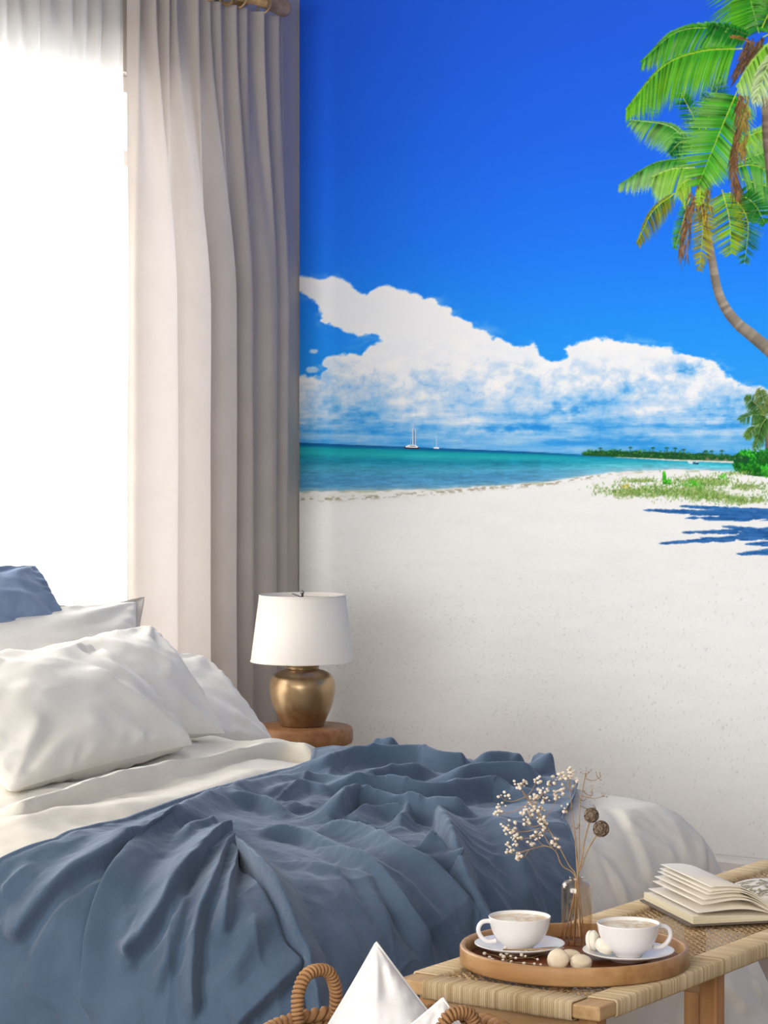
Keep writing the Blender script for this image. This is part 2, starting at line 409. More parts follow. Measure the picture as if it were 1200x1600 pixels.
    sand = sand + 3.0 * fbm(px / 60.0, py / 18.0, 4, 81)[..., None] + 2.2 * fbm(px / 4.0, py / 2.4, 2, 84)[..., None]
    beach = sstep(34, 4, py - shore) * sstep(780, 500, px) * 0.5
    sand = mixc(sand, np.array([225, 222, 216.0]), beach * np.ones_like(px))
    wr = np.exp(-((py - shore - 9 * sstep(800, 480, px) - 3) / 3.2) ** 2) * sstep(0.05, 0.45, fbm(px / 6.0, py / 3.0, 3, 86) + 0.12) * sstep(1010, 900, px)
    sand = mixc(sand, np.array([150, 138, 112.0]), 0.75 * wr)
    wr2 = np.exp(-((py - shore - 1.5) / 1.6) ** 2) * sstep(0.1, 0.5, fbm(px / 30.0, py / 9.0, 3, 96))
    sand = mixc(sand, np.array([150, 160, 105.0]), 0.55 * wr2)
    spk = sstep(0.52, 0.62, vnoise(px / 2.6, py / 1.5, 91) * vnoise(px / 1.9, py / 1.4, 92) + 0.12 * fbm(px / 50.0, py / 30.0, 2, 93) - 0.12) * sstep(820, 950, py)
    sand = sand * (1 - 0.085 * spk[..., None])
    c = mixc(c, sand, mo)
    gm = np.zeros_like(px)
    for (gx, gy, gw, gh) in ((985, 770, 30, 8), (1030, 769, 40, 9), (1075, 768, 45, 10), (1110, 774, 45, 9), (1150, 781, 26, 7), (1182, 782, 18, 5), (1100, 752, 42, 7), (1165, 761, 30, 6), (1000, 751, 25, 4)):
        gm = np.maximum(gm, np.exp(-(((px - gx) / gw) ** 2 + ((py - gy) / gh) ** 2) * 1.2))
    gm = sstep(0.25, 0.75, gm + 0.45 * fbm(px / 9.0, py / 4.0, 4, 99)) * mo * 0.8
    c = mixc(c, ramp(fbm(px / 5.0, py / 3.0, 3, 98), [(-0.5, (96, 130, 56)), (0, (140, 165, 88)), (0.5, (186, 196, 140))]), gm)
    return np.clip(c, 0, 255)
mural = thing('wall_mural', (1.5, MURAL_Y, 0.128), 'tropical beach photo mural with palms and blue sky covering the wall', 'mural')
class Ink:
    """printed shapes given in photo pixels; rasterised once and baked into the colours of the printed sheets"""
    X0, Y0, W, H, K = 900, -230, 560, 1130, 2
    BUF = np.zeros((H * K, W * K, 4))
    def poly(s, pts, col, lift=0):
        K = Ink.K
        P = (np.asarray(pts, float) - (Ink.X0, Ink.Y0)) * K
        x0, y0 = np.floor(P.min(0)).astype(int); x1, y1 = np.ceil(P.max(0)).astype(int) + 1
        x0, y0 = max(x0, 0), max(y0, 0); x1, y1 = min(x1, Ink.W * K), min(y1, Ink.H * K)
        if x1 <= x0 or y1 <= y0: return
        X, Y = np.meshgrid(np.arange(x0, x1) + 0.5, np.arange(y0, y1) + 0.5)
        ins = np.zeros(X.shape, bool)
        for i in range(len(P)):
            a, b = P[i], P[(i + 1) % len(P)]
            ins ^= ((a[1] > Y) != (b[1] > Y)) & (X < (b[0] - a[0]) * (Y - a[1]) / (b[1] - a[1] + 1e-12) + a[0])
        if not ins.any(): return
        col = np.asarray(col, float)
        if col.ndim == 2:
            w = np.stack([1 / ((X[ins] - p[0]) ** 2 + (Y[ins] - p[1]) ** 2 + 1.0) for p in P], 1); w /= w.sum(1)[:, None]; c = w @ col
        else: c = np.broadcast_to(col, (ins.sum(), 3))
        B = Ink.BUF[y0:y1, x0:x1]
        B[ins] = np.concatenate([c, np.ones((len(c), 1))], 1)
    def build(s, name): pass
class Flat:
    """a few flat printed shapes laid on the sheet as thin ink"""
    def __init__(s): s.V, s.F, s.C = [], [], []
    def poly(s, pts, col, lift):
        n = len(s.V); cols = np.broadcast_to(np.asarray(col, float), (len(pts), 3))
        for p, c in zip(pts, cols): s.V.append(on_y(p[0], p[1], MURAL_Y - 0.0003 - lift * 0.0002)); s.C.append(c)
        s.F.append(tuple(range(n, n + len(pts))))
    def build(s, name):
        return ob(name, (np.array(s.V), s.F), M['print'], mural, smooth=False, colors=lin(np.clip(np.array(s.C), 0, 255)))
LIFT = [0]
def jit(c, a): return np.clip(np.asarray(c, float) * (1 + random.uniform(-a, a)) + random.uniform(-6, 6), 0, 255)
def frond(ink, spine, lu, ld, c1, c2, n=46, lean=0.30, rib=(190, 205, 70), rw=1.0, droop=0.0, wd=1.9, tip=None, gap=0.10):
    """spine in pixels; leaflets of length lu on its left (turned) side and ld on its right; c1 base to c2 tip colour"""
    if spine[-1][0] < spine[0][0]: lu, ld = ld, lu          # lu: upper side, ld: lower side
    P = catmull(spine, 60); T = np.gradient(P, axis=0); T /= np.linalg.norm(T, axis=1)[:, None] + 1e-9
    LIFT[0] += 1; base = LIFT[0] * 3
    for side, ln in ((1, lu), (-1, ld)):
        if ln <= 0: continue
        for i in range(n):
            f = 0.06 + 0.93 * (i + random.uniform(-.3, .3)) / n; f = min(max(f, 0), 0.995)
            if random.random() < gap: continue
            k = f * 59; a = int(k); p = P[a] + (P[min(a + 1, 59)] - P[a]) * (k - a); t = T[a]
            nr = np.array([t[1], -t[0]]) * side
            L = ln * (0.55 + 0.75 * math.sin(math.pi * min(1, f * 0.85 + 0.12))) * random.uniform(0.82, 1.08) * (1 - 0.45 * max(0, f - 0.75) / 0.25)
            d = nr * (1 - lean * (0.5 + 0.7 * f)) + t * lean * (0.7 + 0.8 * f) + np.array([0, droop]); d /= np.linalg.norm(d)
            e = p + d * L + np.array([0, droop * L * 0.25]); mid = p + d * L * 0.5 - np.array([0, droop * L * 0.06])
            w = wd * random.uniform(0.7, 1.15); q = np.array([-d[1], d[0]]) * w * 0.5
            ca = jit(np.asarray(c1) * (1 - f * .4) + np.asarray(c2) * f * .4, 0.18); cb = jit(c2 if tip is None or random.random() < .5 else tip, 0.15)
            if random.random() < 0.16: cb = cb * 0.5 + np.array([225, 240, 190]) * 0.5
            if random.random() < 0.14: ca = ca * 0.55
            ink.poly([p - q, mid - q * 1.1, e, mid + q * 1.1, p + q], [ca, (ca + cb) / 2, cb, (ca + cb) / 2 * 0.86, ca * 0.86], base + (i % 3) * 0.7)
    if rw:
        for a in range(0, 58, 2):
            t = T[a]; q = np.array([-t[1], t[0]]) * rw * (1 - a / 75)
            ink.poly([P[a] - q, P[a + 2] - q * 0.96, P[a + 2] + q * 0.96, P[a] + q], jit(rib, 0.08), base + 2.6)
def strand_mass(ink, spine, width, cols, n=60, ln=22, wd=1.3):
    P = catmull(spine, 40); LIFT[0] += 1
    for i in range(n):
        a = random.randint(0, 36); p = P[a] + np.array([random.uniform(-1, 1) * width, random.uniform(-3, 3)])
        t = P[min(a + 3, 39)] - P[a]; t = t / (np.linalg.norm(t) + 1e-9); t = t + np.array([random.uniform(-.35, .35), 0]); L = ln * random.uniform(.5, 1.2)
        q = np.array([-t[1], t[0]]) * wd * random.uniform(.5, 1.2)
        c = jit(random.choice(cols), 0.15)
        ink.poly([p - q, p + t * L, p + q], [c, c * 0.8, c], LIFT[0] * 3 + (i % 5) * 0.5)
def trunk(ink, pts, w0, w1, c=(158, 146, 132)):
    P = catmull(pts, 50); T = np.gradient(P, axis=0); T /= np.linalg.norm(T, axis=1)[:, None]; LIFT[0] += 1
    for a in range(49):
        q0 = np.array([-T[a][1], T[a][0]]) * (w0 + (w1 - w0) * a / 49) / 2; q1 = np.array([-T[a + 1][1], T[a + 1][0]]) * (w0 + (w1 - w0) * (a + 1) / 49) / 2
        k = random.uniform(0.82, 1.06); cl = np.asarray(c) * k
        ink.poly([P[a] + q0, P[a + 1] + q1, P[a + 1] + q1 * .1, P[a] + q0 * .1], [cl * 0.72] * 2 + [cl] * 2, LIFT[0] * 3)
        ink.poly([P[a] + q0 * .1, P[a + 1] + q1 * .1, P[a + 1] - q1, P[a] - q0], [cl, cl, cl * 1.08, cl * 1.08], LIFT[0] * 3)
G1, G2, G3, G4 = (38, 140, 30), (120, 200, 40), (20, 96, 36), (168, 214, 120)
YG, YB, BR, BD = (150, 170, 34), (186, 160, 40), (128, 98, 70), (90, 66, 46)
# lower palm
lo = Ink()
trunk(lo, [(1100, 330), (1104, 360), (1111, 398), (1121, 452), (1134, 482), (1153, 506), (1176, 525), (1215, 560), (1262, 620), (1300, 752)], 9, 24)
for sp_ in ([(1160, 250), (1212, 236), (1262, 262)], [(1160, 280), (1214, 300), (1246, 352)], [(1150, 240), (1206, 196), (1262, 186)]): frond(lo, sp_, 10, 40, G1, G4, 60, droop=.45, lean=.45, wd=2.4)
frond(lo, [(1102, 205), (1112, 165), (1128, 118)], 22, 24, G3, (50, 130, 60), 34)
frond(lo, [(1100, 215), (1076, 168), (1060, 138)], 14, 18, G3, G1, 34)
frond(lo, [(1150, 225), (1180, 208), (1215, 200)], 10, 30, G2, G4, 34, droop=.5)
frond(lo, [(1148, 262), (1178, 258), (1216, 275)], 10, 34, G1, G4, 36, droop=.6)
frond(lo, [(1150, 300), (1178, 318), (1196, 350)], 20, 24, G3, G1, 36)
frond(lo, [(1140, 300), (1168, 345), (1163, 416)], 22, 24, G3, (70, 140, 50), 44)
frond(lo, [(1128, 296), (1140, 345), (1142, 398)], 28, 34, G2, YG, 44, tip=YB, rib=(200, 200, 80))
frond(lo, [(1096, 300), (1098, 360), (1092, 425)], 16, 20, YG, YB, 44, tip=(150, 110, 50), rib=(190, 180, 90))
frond(lo, [(1080, 300), (1066, 350), (1054, 390)], 12, 14, G3, G2, 30)
frond(lo, [(1084, 236), (1048, 198), (984, 187)], 8, 34, G1, G4, 70, droop=.45, lean=.45, wd=2.4, rib=(210, 225, 180))
frond(lo, [(1082, 226), (1064, 222), (1046, 240)], 14, 22, G3, (30, 110, 60), 30, droop=.5)
frond(lo, [(1080, 250), (1024, 256), (966, 290)], 7, 32, G1, (200, 228, 160), 70, droop=.45, lean=.5, wd=2.4, rib=(60, 120, 40))
frond(lo, [(1086, 262), (1050, 264), (1018, 276)], 5, 44, G2, G4, 60, droop=.6, lean=.45, wd=2.4, rib=(215, 225, 150))
frond(lo, [(1080, 280), (1066, 286), (1058, 300)], 4, 30, G2, (190, 215, 90), 26, droop=.9)
frond(lo, [(1054, 302), (1020, 330), (994, 382)], 7, 24, (80, 140, 36), YB, 46, droop=.45, tip=(150, 110, 50))
strand_mass(lo, [(1102, 270), (1098, 300), (1102, 350)], 11, [BR, YB, (110, 120, 40), BD], 90, 24)
strand_mass(lo, [(1084, 302), (1073, 352), (1066, 405)], 6, [BR, BD, (150, 108, 74)], 110, 26)
strand_mass(lo, [(1090, 262), (1092, 290)], 9, [BR, (130, 120, 60), (150, 160, 60)], 40, 14)
frond(lo, [(1094, 292), (1094, 306), (1090, 322)], 8, 8, G2, (170, 200, 60), 18)
lo.build('printed_palm')
# upper palm
up = Ink()
trunk(up, [(1196, 150), (1197, 200), (1204, 262), (1226, 400), (1268, 580), (1306, 752)], 10, 24, (140, 124, 108))
for sp_ in ([(1192, 58), (1262, 26), (1336, 62)], [(1196, 72), (1282, 92), (1350, 168)], [(1196, 50), (1246, -30), (1312, -66)], [(1190, 44), (1206, -60), (1240, -150)], [(1186, 44), (1150, -60), (1090, -110)], [(1200, 84), (1252, 140), (1280, 230)]): frond(up, sp_, 16, 54, G1, (110, 198, 42), 90, droop=.45, lean=.45, wd=2.5)
frond(up, [(1186, 66), (1196, 90), (1216, 110)], 14, 40, G1, G2, 30, droop=.3)
strand_mass(up, [(1182, 60), (1168, 92), (1152, 126)], 13, [BR, BD, (120, 88, 58), (84, 60, 40)], 190, 18)
frond(up, [(1186, 52), (1178, 20), (1166, -26)], 36, 66, G1, G2, 50, lean=.35, droop=.55, rib=(150, 190, 70))
frond(up, [(1190, 44), (1206, 16), (1236, 6)], 30, 30, G3, G4, 36, droop=.6)
frond(up, [(1168, 60), (1108, 44), (1054, 52), (1002, 96)], 17, 48, G1, (96, 190, 40), 100, droop=.4, lean=.5, wd=2.5, rib=(176, 196, 96), tip=G4)
frond(up, [(1172, 56), (1140, 44), (1104, 38)], 8, 26, G3, G1, 40, droop=.3, rib=(70, 110, 40))
strand_mass(up, [(1140, 56), (1172, 64)], 3, [(170, 120, 50), BR], 16, 14)
frond(up, [(1160, 76), (1096, 80), (1036, 104), (977, 172)], 13, 62, (60, 165, 36), (150, 212, 44), 130, droop=.5, lean=.5, wd=2.6, rib=(196, 214, 70), tip=(90, 180, 50))
frond(up, [(1152, 142), (1124, 208), (1090, 292)], 54, 46, (56, 158, 40), (120, 205, 48), 90, wd=2.4, rib=(190, 210, 70), tip=G4)
frond(up, [(1206, 62), (1176, 96), (1150, 136)], 8, 54, G2, (210, 230, 170), 50, droop=.75, rib=(170, 200, 90))
frond(up, [(1214, 76), (1196, 110), (1180, 160)], 22, 28, G4, (226, 236, 190), 40, droop=.6, rib=(190, 205, 120))
strand_mass(up, [(1158, 150), (1150, 220), (1146, 262), (1152, 312)], 5, [BR, BD, (150, 106, 66), (110, 76, 50)], 190, 26)
strand_mass(up, [(1164, 150), (1164, 200), (1160, 246)], 6, [(168, 140, 60), BR, (130, 120, 50)], 70, 26)
up.build('printed_palm')
# third palm, shrubs, far island, boats, grass and palm shadows of the print
sm = Ink()
trunk(sm, [(1198, 655), (1199, 690), (1201, 720)], 6, 7, (120, 112, 90))
for sp in ([(1198, 650), (1178, 648), (1152, 657)], [(1198, 648), (1180, 630), (1164, 620)], [(1198, 646), (1192, 622), (1186, 606)], [(1198, 652), (1180, 668), (1163, 684)], [(1198, 654), (1188, 680), (1178, 704)], [(1199, 650), (1206, 630), (1214, 612)], [(1200, 655), (1212, 680), (1216, 700)], [(1199, 652), (1190, 664), (1182, 690)], [(1200, 650), (1222, 644), (1246, 656)], [(1200, 648), (1220, 628), (1238, 622)], [(1200, 654), (1222, 668), (1238, 690)]):
    frond(sm, sp, 11, 13, (40, 90, 40), random.choice([(120, 160, 60), (90, 140, 60), (170, 175, 100)]), 24, droop=.4, wd=1.8, rib=(150, 160, 90))
sm.build('printed_palm')
def blob(ink, x, y, rx, ry, cols, n, lift, w=2.4, l=6):
    for i in range(n):
        a = random.uniform(0, 6.28); r = math.sqrt(random.random()); p = np.array([x + rx * r * math.cos(a), y + ry * r * math.sin(a)])
        an = random.uniform(-2.6, -0.5); d = np.array([math.cos(an), math.sin(an)]); q = np.array([-d[1], d[0]]) * w * random.uniform(.4, .7)
        L = l * random.uniform(.6, 1.2); c = jit(random.choice(cols), .15) * (0.72 + 0.42 * (1 - (p[1] - y + ry) / (2 * ry)))
        ink.poly([p - q * .6, p + d * L * .5 - q, p + d * L, p + d * L * .5 + q, p + q * .6], c, lift + (i % 7) * .5)
sh = Ink()
sh.poly([(1146, 712), (1160, 704), (1186, 706), (1216, 704), (1280, 700), (1350, 706), (1380, 730), (1370, 752), (1216, 746), (1180, 744), (1156, 740), (1148, 728)], (22, 100, 30), 1)
blob(sh, 1168, 724, 22, 18, [(40, 150, 40), (70, 180, 50), (20, 110, 36)], 260, 4)
blob(sh, 1198, 716, 16, 12, [(30, 110, 40), (50, 130, 50)], 120, 5)
blob(sh, 1204, 738, 16, 10, [(60, 185, 50), (90, 200, 60), (40, 150, 40)], 160, 9)
for x_ in (1236, 1266, 1300, 1336, 1362): blob(sh, x_, 726, 24, 20, [(40, 150, 40), (70, 180, 50), (20, 110, 36)], 240, 9)
sh.build('printed_shrub')
isl = Ink()
base = lambda x: np.interp(x, [908, 1030, 1145, 1200], [711.5, 717.5, 722.5, 725])
tops = lambda x: base(x) - np.interp(x, [908, 920, 960, 1050, 1145], [3, 9, 11, 13, 12]) - 2 * vnoise(np.array(x / 7.0), np.array(0.0), 5)
xs = np.arange(910, 1172, 2.0)
isl.poly([(x, tops(x) + 2) for x in xs] + [(x, base(x)) for x in xs[::-1]], (28, 84, 44), 1)
isl.poly([(960, base(960) - .3), (1060, base(1060) - .6), (1146, base(1146) - 2), (1146, base(1146) + 1), (1060, base(1060) + 1.4), (960, base(960) + .5)], (226, 226, 214), 2)
for i in range(420):
    x = random.uniform(910, 1160); f = random.random(); y = tops(x) + f * (base(x) - tops(x) - 2); k = random.uniform(2.2, 4)
    c = jit(random.choice([(36, 100, 50), (60, 130, 56), (26, 80, 44), (96, 150, 70)]), .15)
    for a in np.linspace(-2.9, -0.2, 5):
        d = np.array([math.cos(a), math.sin(a) * .8]) * k; q = np.array([0.5, 0.5])
        isl.poly([(x - .6, y + .5), (x + d[0], y + d[1] + .8), (x + .6, y + .5)], c, 3 + (i % 9) * .4)
for x in (1042, 1068, 1103, 1112, 1128, 1020, 985, 938, 1055):
    y = tops(x) - random.uniform(1, 5)
    isl.poly([(x - .4, y), (x + .4, y), (x + .5, base(x) - 3), (x - .5, base(x) - 3)], (60, 80, 50), 8)
    for a in np.linspace(-3.3, 0.2, 7):
        isl.poly([(x, y + 1), (x + 4.2 * math.cos(a), y + 3.4 * math.sin(a) + 1.4), (x, y - .6)], jit((34, 92, 48), .2), 9)
isl.poly([(1074, 721), (1092, 722.5), (1090, 725), (1077, 724.5)], (235, 240, 245), 10); isl.poly([(1082, 722.5), (1092, 723), (1091, 725.5), (1083, 725)], (30, 60, 110), 11)
for x in (1106, 1120, 1134): isl.poly([(x - 5, base(x) - 2.5), (x, base(x) - 6), (x + 5, base(x) - 2.2)], (128, 118, 96), 10)
isl.build('printed_island')
bt = Flat()
bt.poly([(631, 698), (634, 697), (652, 697.4), (655.5, 699.5), (654, 702), (633, 701)], (70, 56, 62), 1)
bt.poly([(633, 697.8), (638, 695), (650, 695.4), (654, 698.6), (652, 699.6), (634, 699)], (240, 240, 242), 2)
bt.poly([(640, 696.6), (649, 696.8), (649, 697.8), (640, 697.6)], (90, 96, 110), 3)
bt.poly([(644.8, 662), (645.5, 662), (645.8, 696), (644.4, 696)], (235, 238, 242), 3); bt.poly([(649, 671), (649.6, 671), (649.6, 696), (648.8, 696)], (235, 238, 242), 3)
bt.poly([(645.2, 664), (645.5, 664), (641.2, 696), (640.7, 696)], (205, 215, 225), 3); bt.poly([(646, 672), (647, 674), (647.6, 694), (646.4, 694)], (120, 150, 180), 3)
bt.build('printed_catamaran')
b2 = Flat()
b2.poly([(677, 699.6), (679, 698.4), (685, 698.6), (686.6, 699.8), (685.5, 701.4), (678, 701)], (238, 240, 244), 1); b2.poly([(681.8, 681), (682.3, 681), (682.4, 699), (681.7, 699)], (230, 235, 240), 2)
b2.build('printed_sailboat')
gr = Ink()
def tuft(x, y, w, h, n, cols, lift):
    for i in range(n):
        p = np.array([x + random.gauss(0, w), y + random.gauss(0, h)]); L = random.uniform(2.5, 6.5); a = random.gauss(-1.57, .7)
        d = np.array([math.cos(a), math.sin(a)]) * L; gr.poly([p + (-.7, 0), p + d, p + (.7, 0)], jit(random.choice(cols), .2), lift + (i % 6) * .5)
GC = [(120, 160, 60), (90, 140, 50), (150, 180, 96), (100, 150, 70), (176, 186, 130)]
for (x, y, w, h, n) in ((950, 768, 14, 4, 90), (985, 770, 18, 5, 220), (1020, 766, 22, 5, 260), (1055, 772, 22, 5, 300), (1085, 764, 20, 5, 240), (1098, 776, 16, 4, 160), (1110, 778, 26, 4, 220), (1150, 782, 14, 4, 200), (1180, 782, 12, 3, 120), (1090, 752, 30, 4, 260), (1120, 756, 18, 4, 240), (1000, 751, 22, 2.5, 80), (1160, 760, 22, 4, 120), (1190, 768, 14, 5, 60), (1060, 760, 26, 6, 160), (1135, 742, 14, 2, 50), (1160, 740, 12, 1.6, 60), (940, 764, 12, 4, 24), (975, 757, 14, 4, 40), (1205, 764, 10, 5, 50)):
    tuft(x, y, w, h, n, GC, 2)
for x in range(1225, 1400, 25): tuft(x, 776 + 6 * math.sin(x), 16, 5, 150, GC, 2)
tuft(1082, 757, 8, 3, 90, [(70, 175, 40), (90, 190, 50)], 6); tuft(1130, 746, 4, 2, 40, [(70, 175, 40), (90, 190, 50)], 6)
tuft(978, 761, 3, 2, 24, [(190, 180, 40), (200, 160, 30)], 7)
gr.poly([(1035, 738), (1037, 735.5), (1039.5, 736), (1041, 745), (1041.5, 757), (1036, 757), (1035, 748)], [(80, 190, 50), (110, 210, 70), (110, 210, 70), (60, 160, 40), (40, 130, 30), (40, 130, 30), (60, 170, 40)], 10)
blob(gr, 1043, 754, 5, 4, [(60, 170, 40), (90, 200, 60)], 26, 11, 2, 5)
gr.build('printed_grass')
sd_ = Ink(); SB = [(48, 106, 172), (40, 96, 160), (58, 116, 182)]
def shadow(x0, y0, x1, y1, h, n, lf):
    for i in range(n):
        f = random.random(); x = x0 + (x1 - x0) * f; y = y0 + (y1 - y0) * f + random.uniform(-1, 1) * h * f * .8; L = random.uniform(12, 34) * (0.4 + f * .8)
        a = random.choice([-1, 1]) * random.uniform(.05, .24); w = random.uniform(1.2, 2.6)
        sd_.poly([(x, y - w), (x - L, y - math.sin(a) * L * .5), (x, y + w), (x + L * .6, y + w * .6), (x + L * .6, y - w * .6)], jit(random.choice(SB), .06), lf + (i % 5) * .4)
shadow(1011, 797, 1400, 815, 16, 260, 2); shadow(1070, 791, 1400, 812, 12, 190, 2); shadow(1076, 809, 1170, 811, 3, 24, 2)
shadow(1038, 849, 1400, 822, 16, 210, 3); shadow(1068, 832, 1400, 826, 14, 200, 3); shadow(1136, 823, 1400, 850, 12, 160, 3); shadow(1158, 866, 1400, 846, 22, 260, 3); shadow(1172, 850, 1400, 850, 24, 260, 3)
sd_.build('printed_shadow')

# the printed sheets themselves, finer where the print has detail
_b = Ink.BUF.copy(); _b[..., :3] *= _b[..., 3:]
_b = (_b[0::2, 0::2] + _b[1::2, 0::2] + _b[0::2, 1::2] + _b[1::2, 1::2]) / 4
def sample_ink(px, py):
    x = np.clip(px - Ink.X0 - 0.5, 0, Ink.W - 1.001); y = np.clip(py - Ink.Y0 - 0.5, 0, Ink.H - 1.001); i = x.astype(int); j = y.astype(int); fx = (x - i)[:, None]; fy = (y - j)[:, None]
    i2 = np.minimum(i + 1, Ink.W - 1); j2 = np.minimum(j + 1, Ink.H - 1)
    c = (_b[j, i] * (1 - fx) + _b[j, i2] * fx) * (1 - fy) + (_b[j2, i] * (1 - fx) + _b[j2, i2] * fx) * fy
    out = (px < Ink.X0) | (px > Ink.X0 + Ink.W - 2) | (py > Ink.Y0 + Ink.H - 2) | (py < Ink.Y0 + 2)
    c[out] = 0
    return c
def wall_x(px): return on_y(px, YH, MURAL_Y)[0]
xs_split = wall_x(952); xs_end = wall_x(1216)
def panel(mx, mz):
    GX, GZ = np.meshgrid(mx, mz, indexing='ij')
    P_ = np.stack([GX.ravel(), np.full(GX.size, MURAL_Y), GZ.ravel()], 1); x_, y_ = project(P_)
    c = mural_color(x_, y_); k_ = sample_ink(x_, y_); c = c * (1 - k_[:, 3:]) + k_[:, :3]
    return ob('mural_sheet', (P_, grid_faces(len(mx), len(mz))), M['mural'], mural, smooth=False, colors=lin(np.clip(c, 0, 255)))
low_z = np.linspace(0.128, 1.04, 330)[:-1]
panel(np.concatenate([[0.004], np.linspace(wall_x(470), xs_split, 400)]), np.concatenate([low_z, np.linspace(1.04, 1.90, 340), np.linspace(1.90, H_ROOM, 40)[1:]]))
panel(np.linspace(xs_split, xs_end, 330), np.concatenate([low_z[::2][low_z[::2] < 0.928], np.linspace(0.93, 1.90, 460), np.linspace(1.90, 2.66, 470)[1:], np.linspace(2.66, H_ROOM, 90)[1:]]))
panel(np.concatenate([np.linspace(xs_end, wall_x(1470), 150), np.linspace(wall_x(1470), 3.6, 60)[1:], [X_R - 0.01]]), np.concatenate([low_z[::4][low_z[::4] < 0.93], np.linspace(0.94, 1.90, 260), np.linspace(1.90, H_ROOM, 240)[1:]]))

# ================================================================== CURTAINS
ROD_X = 0.11
def y_at(px, xc=ROD_X): return on_x(px, YH, xc)[1]
ROD_Z = on_x(440, 12, ROD_X)[2]
rod = thing('curtain_rod', (ROD_X, -1.6, ROD_Z), 'brushed brass curtain rod with flared end cap above the curtains', 'curtain rod')
y_end = y_at(445)
ob('rod', tube([(ROD_X, -3.6, ROD_Z), (ROD_X, y_end - 0.05, ROD_Z)], 0.0125, 20), M['brass'], rod)
fp = [(0.0, -0.004), (0.012, -0.004), (0.0145, 0.0), (0.0165, 0.012), (0.0195, 0.045), (0.0265, 0.098), (0.028, 0.104), (0.0268, 0.109), (0.020, 0.112), (0.0, 0.113)]
fv, ff = lathe(fp, (0, 0, 0), 28)
fv = np.stack([fv[:, 0] + ROD_X, fv[:, 2] + y_end - 0.11, fv[:, 1] + ROD_Z], 1)
ob('finial', (fv, ff), M['brass'], rod)
ob('bracket', join(tube([(0.0, -0.42, ROD_Z - 0.005), (ROD_X, -0.42, ROD_Z - 0.012)], 0.008, 12), tube([(0.0, -0.42, ROD_Z - 0.005), (0.006, -0.42, ROD_Z - 0.005)], 0.024, 16)), M['brass'], rod)
def ring_geo(y, tilt=0.25):
    t = np.linspace(0, 2 * math.pi, 28, endpoint=False); r = 0.0235
    P = np.stack([ROD_X + r * np.cos(t), y + r * np.sin(t) * tilt, ROD_Z - 0.010 + r * np.sin(t)], 1)
    return tube(P, 0.0032, 8, True)
for px in (413, 375, 352, 330, 300, 272, 240, 205, 165, 120, 70, 20, -30):
    ob('ring', ring_geo(y_at(px), random.uniform(-.6, .6)), M['brass'], rod)

def curtain(name, bot, top, zt, zb, blend, xoff, m, ny=420, nz=90, wig=0.006, seed=0):
    """bot/top: plan curves [(px column on the rod plane, x offset)] ; blended from the heading downwards"""
    def plan(pts):
        return catmull([(y_at(p), o) for p, o in pts], ny)
    A, B = plan(bot), plan(top)
    z = np.linspace(zt, zb, nz)
    V = np.zeros((ny, nz, 3))
    k = sstep(blend[0], blend[1], z)
    u = np.linspace(0, 1, ny)[:, None]
    wob = wig * fbm(u * 9 + 0 * z, z[None] * 1.1 + seed, 3, seed + 3)
    V[:, :, 1] = B[:, :1] * (1 - k) + A[:, :1] * k + wob
    V[:, :, 0] = xoff + B[:, 1:] * (1 - k) + A[:, 1:] * k + wob * 0.8
    V[:, :, 2] = z[None]
    return ob(name, (V.reshape(-1, 3), grid_faces(ny, nz)), m)
def pleats(p0, p1, n, amp, seed, skew=0.0):
    r = random.Random(seed); pts = []
    for i in range(n):
        f = (i + 0.5 * r.uniform(-.5, .5)) / n; w = (p1 - p0) / n; c = p0 + f * (p1 - p0); a = amp * r.uniform(.6, 1.2)
        pts += [(c, -a * .4), (c + w * .34, a), (c + w * (.58 - skew), a * .75), (c + w * (.66 - skew), -a * .2)]
    pts.append((p1, 0)); return pts
heavy_bot = [(192, .03), (196, .060), (224, .072), (250, .066), (262, .050), (263, .018), (268, .004), (284, .030), (304, .044), (319, .036), (323, .010), (327, -.004), (342, .026), (358, .036), (362, .028), (364, .004), (370, -.004), (384, .026), (390, .026), (393, .004), (404, .004), (418, .026), (428, .024), (431, .004), (438, -.002), (448, .014), (455, .004)]
heavy_top = pleats(204, 447, 11, .018, 5, .05)
hc = curtain('curtain', heavy_bot, heavy_top, ROD_Z - 0.028, 0.02, (ROD_Z - 0.05, ROD_Z - 0.95), ROD_X - 0.012, M['curtain'], 640, 90, .004, 4)
tag(hc, 'opaque taupe linen curtain drawn to the corner beside the mural', 'curtain')
sheer_bot = pleats(-170, 206, 13, .020, 21)
sheer_top = pleats(-170, 203, 15, .016, 22)
sc_ = curtain('sheer_curtain', sheer_bot, sheer_top, ROD_Z - 0.028, 0.02, (ROD_Z - 0.05, ROD_Z - 0.7), ROD_X - 0.035, M['sheer'], 560, 70, .010, 9)
tag(sc_, 'translucent white sheer curtain hanging over the bright window', 'curtain')

